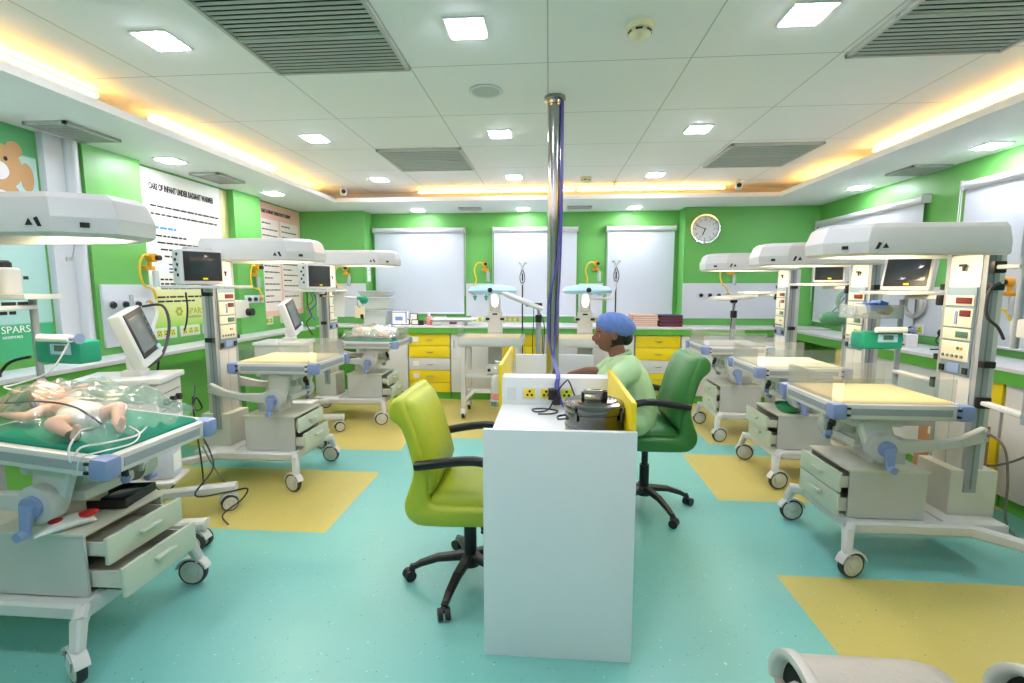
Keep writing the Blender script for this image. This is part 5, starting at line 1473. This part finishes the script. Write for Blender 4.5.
m = MB(RUBBER); m.tube([(-2.16, 2.78, .55), (-2.05, 2.7, .40), (-2.12, 2.62, .25), (-2.0, 2.75, .22), (-1.95, 2.86, .195), (-2.02, 2.9, .1), (-2.1, 2.82, .03), (-1.98, 2.7, .03)], .005, 6, 6)
single('cart_cable', m, 'thin dark cable looping round the near ventilator cart leg', 'cable')
m = MB(WHITE); m.tube([(-3.33, 3.76, 1.36), (-3.2, 3.7, 1.30), (-2.9, 3.3, 1.20), (-2.65, 2.95, 1.05), (-2.56, 2.75, .99)], .012, 8, 5)
single('oxygen_hose', m, 'white hose from the left pillar outlets down to the near ventilator', 'hose')
m = MB(RUBBER); m.tube([(-3.34, 3.72, 1.34), (-3.15, 3.7, 1.35), (-2.85, 3.4, 1.22), (-2.62, 3.05, 1.05), (-2.56, 2.85, .99)], .010, 8, 5)
single('air_hose', m, 'dark grey hose from the left pillar outlets down to the near ventilator', 'hose')
t = T('drip_hook', 'thin wire drip hook on the white wall column behind the near left warmer', 'hook', (-3.45, 3.25, 1.7))
part('wire', MB(CHROME).tube([(0, 0, 0), (.03, 0, .02), (.05, .01, .12), (.05, .06, .15), (.05, -.02, .16), (.05, 0, .12)], .004, 6, 3), t)
part('mount', MB(ENAMELG).box((0, 0, 0), (.02, .05, .03), .006), t)
# far left cluster beside the far warmer
t = T('suction_unit', 'white box with dark knob on a pole between the middle and far left warmers', 'suction unit', (-2.86, 4.18, 1.22))
part('box', MB(ENAMEL).box((0, 0, .08), (.16, .20, .16), .015), t); part('knob', MB(BLACK).cyl((.08, .07, .05), (.13, .07, .05), .035, n=18), t); part('bracket', MB(BLACK).box((-.02, -.13, .08), (.06, .06, .20), .008), t)
part('pole', MB(ALU).cyl((-.02, -.11, -1.2), (-.02, -.11, .2), .014, n=12), t); part('foot', MB(ENAMEL).lathe([(.16, -1.22), (.16, -1.20), (.03, -1.17)], (-.02, -.11, 0), 24), t)
for x, y, z, h, mm, l in ((-2.25, 5.02, 1.18, .28, PAPER, 'white paper sheet hanging beside the far left monitor'), (-2.08, 5.16, 1.16, .13, mat('manila card', (236, 220, 180), .7), 'small cream card hanging near the far left warmer')):
    o = single('paper_note', MB(mm).box((x, y, z + h / 2), (.11, .004, h), 0, (0, .03, .1)), l, 'paper')
    link('tape_tab', MB(TUB).box((x, y - .003, z + h - .005), (.03, .002, .02)), o, tuple(o.location))
m = MB(TEALP); m.ball((-2.05, 5.21, 1.36), (.05, .04, .05), 14); m.cyl((-2.12, 5.2, 1.38), (-2.05, 5.2, 1.38), .02, n=12); m.use(BLACK).ball((-2.06, 5.18, 1.18), (.03, .03, .035), 12); m.use(CHROME).tube([(-2.06, 5.2, 1.2), (-2.12, 5.21, 1.28), (-2.12, 5.2, 1.38)], .006, 6, 4)
m.use(ENAMEL).bar((-2.12, 5.2, 1.38), (-2.50, 5.165, 1.40), .03, .02)
single('resuscitator', m, 'teal breathing valve on an arm at the far left warmer', 'valve')
m = MB(RUBBER)
m.tube([(-2.58, 4.98, 1.45), (-2.56, 4.94, 1.3), (-2.5, 4.9, 1.2), (-2.55, 4.88, 1.12), (-2.48, 4.86, 1.0)], .006, 6, 5)
m.use(CABLEB).tube([(-2.50, 4.96, 1.45), (-2.46, 4.93, 1.33), (-2.52, 4.9, 1.24), (-2.45, 4.88, 1.15)], .006, 6, 5)
m.use(mat('wine cable', (150, 60, 100), .5)).tube([(-2.54, 4.97, 1.45), (-2.51, 4.95, 1.36), (-2.57, 4.93, 1.28), (-2.5, 4.9, 1.22)], .006, 6, 5)
single('sensor_cable', m, 'bundle of coloured sensor cables hanging under the far left monitor', 'cable')

# ---------------------------------------------------------------- rear trolley cots
def trolley_cot(cx, label):
    t = T('trolley_cot', label, 'cot', (cx, 5.58, 0))
    hx, y0, y1 = .36, -.26, .26
    f = MB(ENAMEL)
    for s in (-1, 1):
        f.bx(s * (hx - .05) - .028, s * (hx - .05) + .028, y0 + .02, y0 + .09, .13, .84, .008)
        f.bx(s * (hx - .05) - .028, s * (hx - .05) + .028, y1 - .09, y1 - .02, .13, .84, .008)
        f.bar((s * (hx - .05), y0 + .05, .17), (s * (hx - .05), y1 - .05, .17), .05, .06)
        f.bar((s * (hx - .05), y0 + .06, .20), (s * (hx - .17), y0 + .10, .32), .05, .05)
    f.bx(-hx + .05, hx - .05, y0 + .08, y0 + .12, .28, .33, .006)
    part('frame', f, t)
    part('shelf', MB(ENAMEL).bx(-hx + .04, hx - .04, y0 + .04, y1 - .04, .47, .49, .004).bx(-hx + .04, hx - .04, y0 + .03, y0 + .045, .47, .52, .003), t)
    for sx in (-1, 1):
        for yy in (y0 + .055, y1 - .055): caster(t, sx * (hx - .05), yy, yaw=PI / 2, r=.05, top=.15)
    b = MB(ENAMEL); b.bx(-hx, hx, y0, y1, .83, .87, .008)
    for s in (-1, 1): b.bx(s * hx - .012, s * hx + .012, y0, y1, .85, .93, .004)
    b.bx(-hx, hx, y0 - .012, y0 + .012, .85, .93, .004); b.bx(-hx, hx, y1 - .012, y1 + .012, .85, .93, .004)
    part('bed_tray', b, t)
    part('mattress', MB(MATTR).bx(-hx + .03, hx - .03, y0 + .03, y1 - .03, .87, .935, .02, 2), t)
    part('side_panel', MB(ACRYL).bx(-hx + .02, hx - .02, y0 - .006, y0, .90, 1.0), t, label='clear acrylic side panel')
    for s in (-1, 1): part('side_panel', MB(ACRYL).bx(s * hx - .003, s * hx + .003, y0 + .02, y1 - .02, .90, 1.0), t, label='clear acrylic side panel')
    c = MB(ENAMEL); c.bx(-.09, .09, y1 + .02, y1 + .10, .55, 1.20, .012); c.bx(-.065, .065, y1 + .02, y1 + .09, 1.20, 1.43, .02)
    c.use(ENAMELG).bx(-.13, .13, y1 + .025, y1 + .085, 1.08, 1.14, .01)
    c.use(BLACK); c.box((-.09, y1 + .02, 1.11), (.05, .02, .03), .004); c.box((.09, y1 + .02, 1.11), (.05, .02, .03), .004); c.box((0, y1 + .018, 1.17), (.06, .006, .02), .003)
    c.use(ENAMEL).bx(-.05, .05, y1 - .02, y1 + .03, .83, .87)
    part('column', c, t)
    def ring(z, sx, sy): return [(sx * math.copysign(abs(math.cos(q)) ** .7, math.cos(q)) , .06 + sy * math.copysign(abs(math.sin(q)) ** .7, math.sin(q)), z) for q in [2 * PI * k / 32 for k in range(32)]]
    h = part('canopy', MB(PALEBLUE).loft([ring(1.42, .22, .20), ring(1.435, .275, .25), ring(1.46, .285, .26), ring(1.50, .25, .23), ring(1.525, .12, .12), ring(1.53, .05, .05)]), t, smooth=50)
    part('canopy_logo', MB(INK).lathe([(.028, -.004), (.028, .002)], (0, -.196, 1.465), 16, 'y'), h)
    part('lamp', MB(mat('cot lamp', (255, 244, 224), .5, emit=14, ecol=(255, 238, 210))).ball((0, y1 + .018, 1.335), (.036, .012, .075), 16), t, label='glowing lamp on the column')
    return t
trolley_cot(-.66, 'white trolley cot with pale blue canopy, left of the steel pole')
trolley_cot(.44, 'white trolley cot with pale blue canopy behind the nurse, right of the steel pole')
def photo_lamp(x, y, z, hx, rz, label, tilt=.2):
    t = T('phototherapy_lamp', label, 'lamp stand', (x, y, 0), rz)
    b = MB(ENAMEL)
    for k in range(4):
        a = PI / 4 + k * PI / 2; b.bar((0, 0, .07), (.20 * math.cos(a), .20 * math.sin(a), .05), .05, .04, .035, .03)
    part('base', b, t)
    for k in range(4):
        a = PI / 4 + k * PI / 2
        part('caster', MB(RUBBER).cyl((.20 * math.cos(a) - .012, .20 * math.sin(a), .022), (.20 * math.cos(a) + .012, .20 * math.sin(a), .022), .022, n=14), t)
    part('pole', MB(ALU).cyl((0, 0, .06), (0, 0, z - .16), .028, n=16).cyl((0, 0, z - .16), (0, 0, z - .02), .018, n=14), t)
    part('collar', MB(BLACK).cyl((0, 0, z - .22), (0, 0, z - .14), .036, n=16), t)
    M = Matrix.Translation((hx, 0, z)) @ Euler((0, tilt, 0)).to_matrix().to_4x4()
    def X(m): m.v = [tuple(M @ Vector(v)) for v in m.v]; return m
    h = part('lamp_head', X(MB(ENAMEL).loft([[(sx * a, sy * c, zz) for sx, sy in ((-1, -.8), (-.8, -1), (.8, -1), (1, -.8), (1, .8), (.8, 1), (-.8, 1), (-1, .8))] for a, c, zz in ((.19, .13, -.012), (.235, .17, .0), (.235, .17, .02), (.21, .15, .034))])), t)
    part('lamp_panel', X(MB(PALEBLUE).bx(-.14, .14, -.09, .09, -.016, -.011)), h)
    part('tilt_joint', MB(BLACK).box((hx * .3, 0, z - .03), (.06 + abs(hx) * .7, .04, .04), .008), t)
    part('cord', MB(BLACK).tube([(hx * .4, .05, z - .03), (.05, .09, z - .2), (.06, .10, z - .5), (.03, .06, .3)], .005, 6, 5).tube([(hx * .3, -.06, z - .03), (-.05, -.09, z - .2), (-.06, -.08, z - .5), (-.03, -.04, .3)], .005, 6, 5), t)
photo_lamp(-.11, 5.20, 1.34, -.17, 0, 'grey lamp stand with white tilted head beside the left trolley cot', .38)
photo_lamp(2.12, 5.70, 1.37, -.02, 0, 'grey lamp stand with flat white head behind the far right warmer', -.08)
def drip_stand(x, y, label, top=1.80):
    t = T('drip_stand', label, 'drip stand', (x, y, 0))
    b = MB(BLACK)
    for k in range(3):
        a = PI / 6 + k * 2 * PI / 3; b.bar((0, 0, .04), (.12 * math.cos(a), .12 * math.sin(a), .012), .02, .02)
    part('foot', b, t)
    part('rod', MB(BLACK).cyl((0, 0, .03), (0, 0, top - .08), .009, n=10), t)
    part('clamp_head', MB(ENAMELG).box((0, 0, top - .10), (.045, .03, .07), .008).box((.0, 0, top - .25), (.05, .035, .05), .008), t)
    part('hooks', MB(CHROME).tube([(-.05, 0, top - .02), (-.03, 0, top), (0, 0, top - .06), (.03, 0, top), (.05, 0, top - .02)], .006, 8, 4), t)
    part('looped_lead', MB(BLACK).tube([(0, -.01, top - .08), (-.03, -.02, top - .16), (-.02, -.02, top - .24), (.02, -.02, top - .24), (.03, -.02, top - .16), (0, -.01, top - .08)], .005, 6, 5), t)
drip_stand(-.33, 6.02, 'slim black drip stand in front of the rear middle blind')
drip_stand(.82, 6.02, 'slim black drip stand behind the right trolley cot', 1.82)
m = MB(ENAMEL); m.tube([(.70, 5.90, 1.36), (.76, 5.92, 1.38), (.80, 5.95, 1.5), (.80, 5.98, 1.56)], .016, 8, 5); m.bar((.5, 5.88, 1.36), (.70, 5.90, 1.36), .03, .03)
single('support_arm', m, 'white curved arm joining the right trolley cot column', 'arm')
t = T('suction_pump', 'small white device on the lower shelf of the left trolley cot', 'device', (-.62, 5.42, .49))
part('case', MB(ENAMEL).box((0, 0, .06), (.18, .14, .12), .015), t); part('dial', MB(BLACK).cyl((-.05, -.07, .07), (-.05, -.078, .07), .02, n=14), t)
t = T('sanitiser_bottle', 'white pump bottle with pink foot on the left side of the desk', 'bottle', (-.321, 2.95, .76))
part('holder', MB(CHROME).lathe([(.042, .0), (.046, .005), (.046, .03), (.042, .03)], n=20).bar((.04, 0, .02), (.0495, 0, .02), .03, .02), t)
part('bottle', MB(ENAMEL).lathe([(.036, .006), (.039, .02), (.039, .15), (.03, .18), (.014, .195), (.014, .21)], n=22), t)
part('band', MB(PINK).lathe([(.0395, .04), (.0395, .08)], n=22, cap=False), t)
part('pump_top', MB(WHITE).cyl((0, 0, .21), (0, 0, .235), .016, n=14).cyl((0, 0, .235), (0, 0, .275), .006).bar((-.01, 0, .275), (.045, 0, .27), .018, .014), t)

# ---------------------------------------------------------------- rear worktop clutter
Z = .991
t = T('baby_scale', 'white weighing scale with wide pan on the rear worktop', 'scale', (-1.27, 6.42, Z))
part('base', MB(ENAMEL).loft([[(-.16, -.13, 0), (.16, -.13, 0), (.16, .13, 0), (-.16, .13, 0)], [(-.15, -.10, .055), (.15, -.10, .055), (.15, .12, .055), (-.15, .12, .055)]]), t)
part('display', MB(RED).box((.0, -.118, .03), (.10, .008, .022), 0, (-.5, 0, 0)), t)
part('pan', MB(PAPER).loft([[(sx * a, sy * b, z) for sx, sy in ((-1, -1), (1, -1), (1, 1), (-1, 1))] for a, b, z in ((.22, .12, .06), (.30, .16, .085), (.31, .165, .083), (.23, .125, .056))]), t)
t = T('pink_bottle', 'bottle of pink liquid with white cap on the rear worktop', 'bottle', (-1.62, 6.40, Z))
part('bottle', MB(PINK).lathe([(.04, 0), (.042, .01), (.042, .09), (.02, .12)], n=20), t); part('cap', MB(PAPER).lathe([(.02, .12), (.02, .16), (.012, .17)], n=16), t)
def frame(x, y, wd, h, label, tilt=.2):
    t = T('photo_frame', label, 'frame', (x, y, Z))
    part('border', MB(BLACK).box((0, 0, h / 2), (wd, .012, h), .003, (tilt * -1, 0, 0)), t)
    part('picture', MB(PAPER).box((0, -.007, h / 2), (wd - .02, .003, h - .02), 0, (tilt * -1, 0, 0)), t)
    part('strut', MB(BLACK).bar((0, .02, h * .7), (0, .07, .01), .02, .006), t)
frame(-1.93, 6.36, .11, .075, 'small black framed card on the rear worktop, left one'); frame(-1.86, 6.50, .11, .15, 'taller black framed card behind the small one on the worktop'); frame(-1.80, 6.36, .10, .075, 'small black framed card on the rear worktop, right one')
single('black_mug', MB(BLACK).lathe([(.035, 0), (.038, .005), (.038, .06), (.034, .06), (.034, .01), (.001, .01)], (-1.72, 6.36, Z), 20).tube([(-1.685, 6.36, Z + .05), (-1.66, 6.36, Z + .045), (-1.66, 6.36, Z + .02), (-1.685, 6.36, Z + .012)], .005, 6, 4), 'small black mug beside the pink bottle', 'mug')
for i, (d, z, l) in enumerate((((.34, .26, .20), 0, 'frosted plastic tub at the bottom of the corner stack'), ((.38, .28, .17), .205, 'frosted plastic tub in the middle of the corner stack'), ((.40, .30, .08), .38, 'shallow lidded tub on top of the corner stack'))):
    x, y = -2.34, 6.42
    a, b, h = d[0] / 2, d[1] / 2, d[2]
    o = single('storage_tub', MB(TUB).loft([[(x + sx * a * q, y + sy * b * q, Z + z + zz) for sx, sy in ((-1, -1), (1, -1), (1, 1), (-1, 1))] for q, zz in ((.85, 0), (1, h - .02), (1.03, h - .02), (1.03, h))]), l, 'tub')
    link('lid', MB(WHITE).box((x, y, Z + z + h - .004), (d[0] * 1.04, d[1] * 1.04, .008), .003), o, tuple(o.location))
    link('contents', MB(PAPER).box((x, y, Z + z + h * .35), (d[0] * .7, d[1] * .7, h * .5), .01), o, tuple(o.location))
t = T('tissue_box', 'blue and white box on the rear worktop beside the tubs', 'box', (-2.02, 6.42, Z))
part('carton', MB(PAPER).box((0, 0, .09), (.22, .14, .18), .004), t)
pb = MB(mat('box blue print', (120, 150, 210), .6))
for x0, x1, z0, z1 in ((-.11, .11, .165, .175), (-.11, .11, .0, .012), (-.108, -.09, 0, .18), (.09, .108, 0, .18), (-.05, .05, .06, .11)): pb.bx(x0, x1, -.0715, -.07, z0, z1)
part('blue_print', pb, t)
rnd = random.Random(4)
for k in range(6):
    z = Z + k * .026; a = rnd.uniform(-.05, .05)
    o = single('folder', MB(TAN).box((1.24 + rnd.uniform(-.01, .01), 6.42, z + .0125), (.33, .25, .0235), .004, (0, 0, a)), ('tan folder in the stack beside the binders, ' + ['lowest', 'second from below', 'third from below', 'third from the top', 'second from the top', 'topmost'][k]), 'folder', 'tan folders on the rear worktop')
    link('papers', MB(PAPER).box((1.24, 6.42, z + .0125), (.31, .254, .007), 0, (0, 0, a)), o, tuple(o.location))
for k, (mm, n) in enumerate(((MAROON, 'maroon binder at the bottom of the dark stack'), (PURPLE, 'dark purple binder, second of the dark stack'), (MAROON, 'maroon binder, third of the dark stack'), (PURPLE, 'dark purple binder on top of the dark stack'))):
    z = Z + k * .038
    o = single('binder', MB(mm).box((1.57, 6.42, z + .018), (.29, .24, .036), .006, (0, 0, .05 * (k % 2))), n, 'binder', 'dark binders on the rear worktop')
    link('papers', MB(PAPER).box((1.57, 6.425, z + .018), (.27, .22, .022), 0, (0, 0, .05 * (k % 2))), o, tuple(o.location))
t = T('wall_notice', 'small white paper notice on the green corner pillar', 'paper', (-2.585, 6.78, 1.58)); part('sheet', MB(PAPER).box((.006, 0, .11), (.004, .12, .22)), t); part('print', MB(INKG).bx(.008, .009, -.04, .04, .15, .155).bx(.008, .009, -.04, .04, .10, .105), t)

# ---------------------------------------------------------------- beige bins in the foreground
def bin_(x0, x1, yc, zt, label):
    t = T('waste_bin', label, 'bin', ((x0 + x1) / 2, yc, 0))
    L = (x1 - x0) / 2; r = .135; zc = zt - r
    b = MB(WOODB)
    b.loft([[(sx * a, sy * c, z) for sx, sy in ((-1, -.8), (-.94, -1), (.94, -1), (1, -.8), (1, .8), (.94, 1), (-.94, 1), (-1, .8))] for a, c, z in ((L * .8, r * .8, 0), (L * .97, r * .97, zc - .02), (L, r, zc))])
    part('body', b, t)
    N = 20; R = []
    def arc(x, rr, zz=0): return [(x, rr * math.cos(PI * k / N), zc + zz + rr * math.sin(PI * k / N)) for k in range(N + 1)]
    d = MB(WOODB).loft([arc(-L * .86, r * .93), arc(L * .55, r * .93), arc(L * .8, r * .86), arc(L * .95, r * .6), arc(L, r * .25)])
    part('domed_lid', d, t, smooth=70)
    h = MB(mat('beige rim', (206, 202, 194), .45)).loft([arc(-L * .86, r * .93), arc(-L * .9, r), arc(-L * 1.02, r), arc(-L * 1.04, r * .92), arc(-L * 1.02, r * .84), arc(-L * .88, r * .80)], close=False, cap=False)
    part('rim', h, t, smooth=70)
    part('opening', MB(DARK).loft([arc(-L * .88, r * .82), arc(-L * .875, r * .82)]), t)  # dark plate, paints the shaded recess behind the rim
    part('flap', MB(MATS['beige rim']).loft([arc(-L * .98, r * .5, -.01), arc(-L * .89, r * .55, -.01)]), t)
bin_(.60, .985, 1.10, .61, 'beige domed textured bin at the bottom edge of the view')
bin_(1.12, 1.50, 1.08, .62, 'beige domed textured bin cut off by the lower right corner')
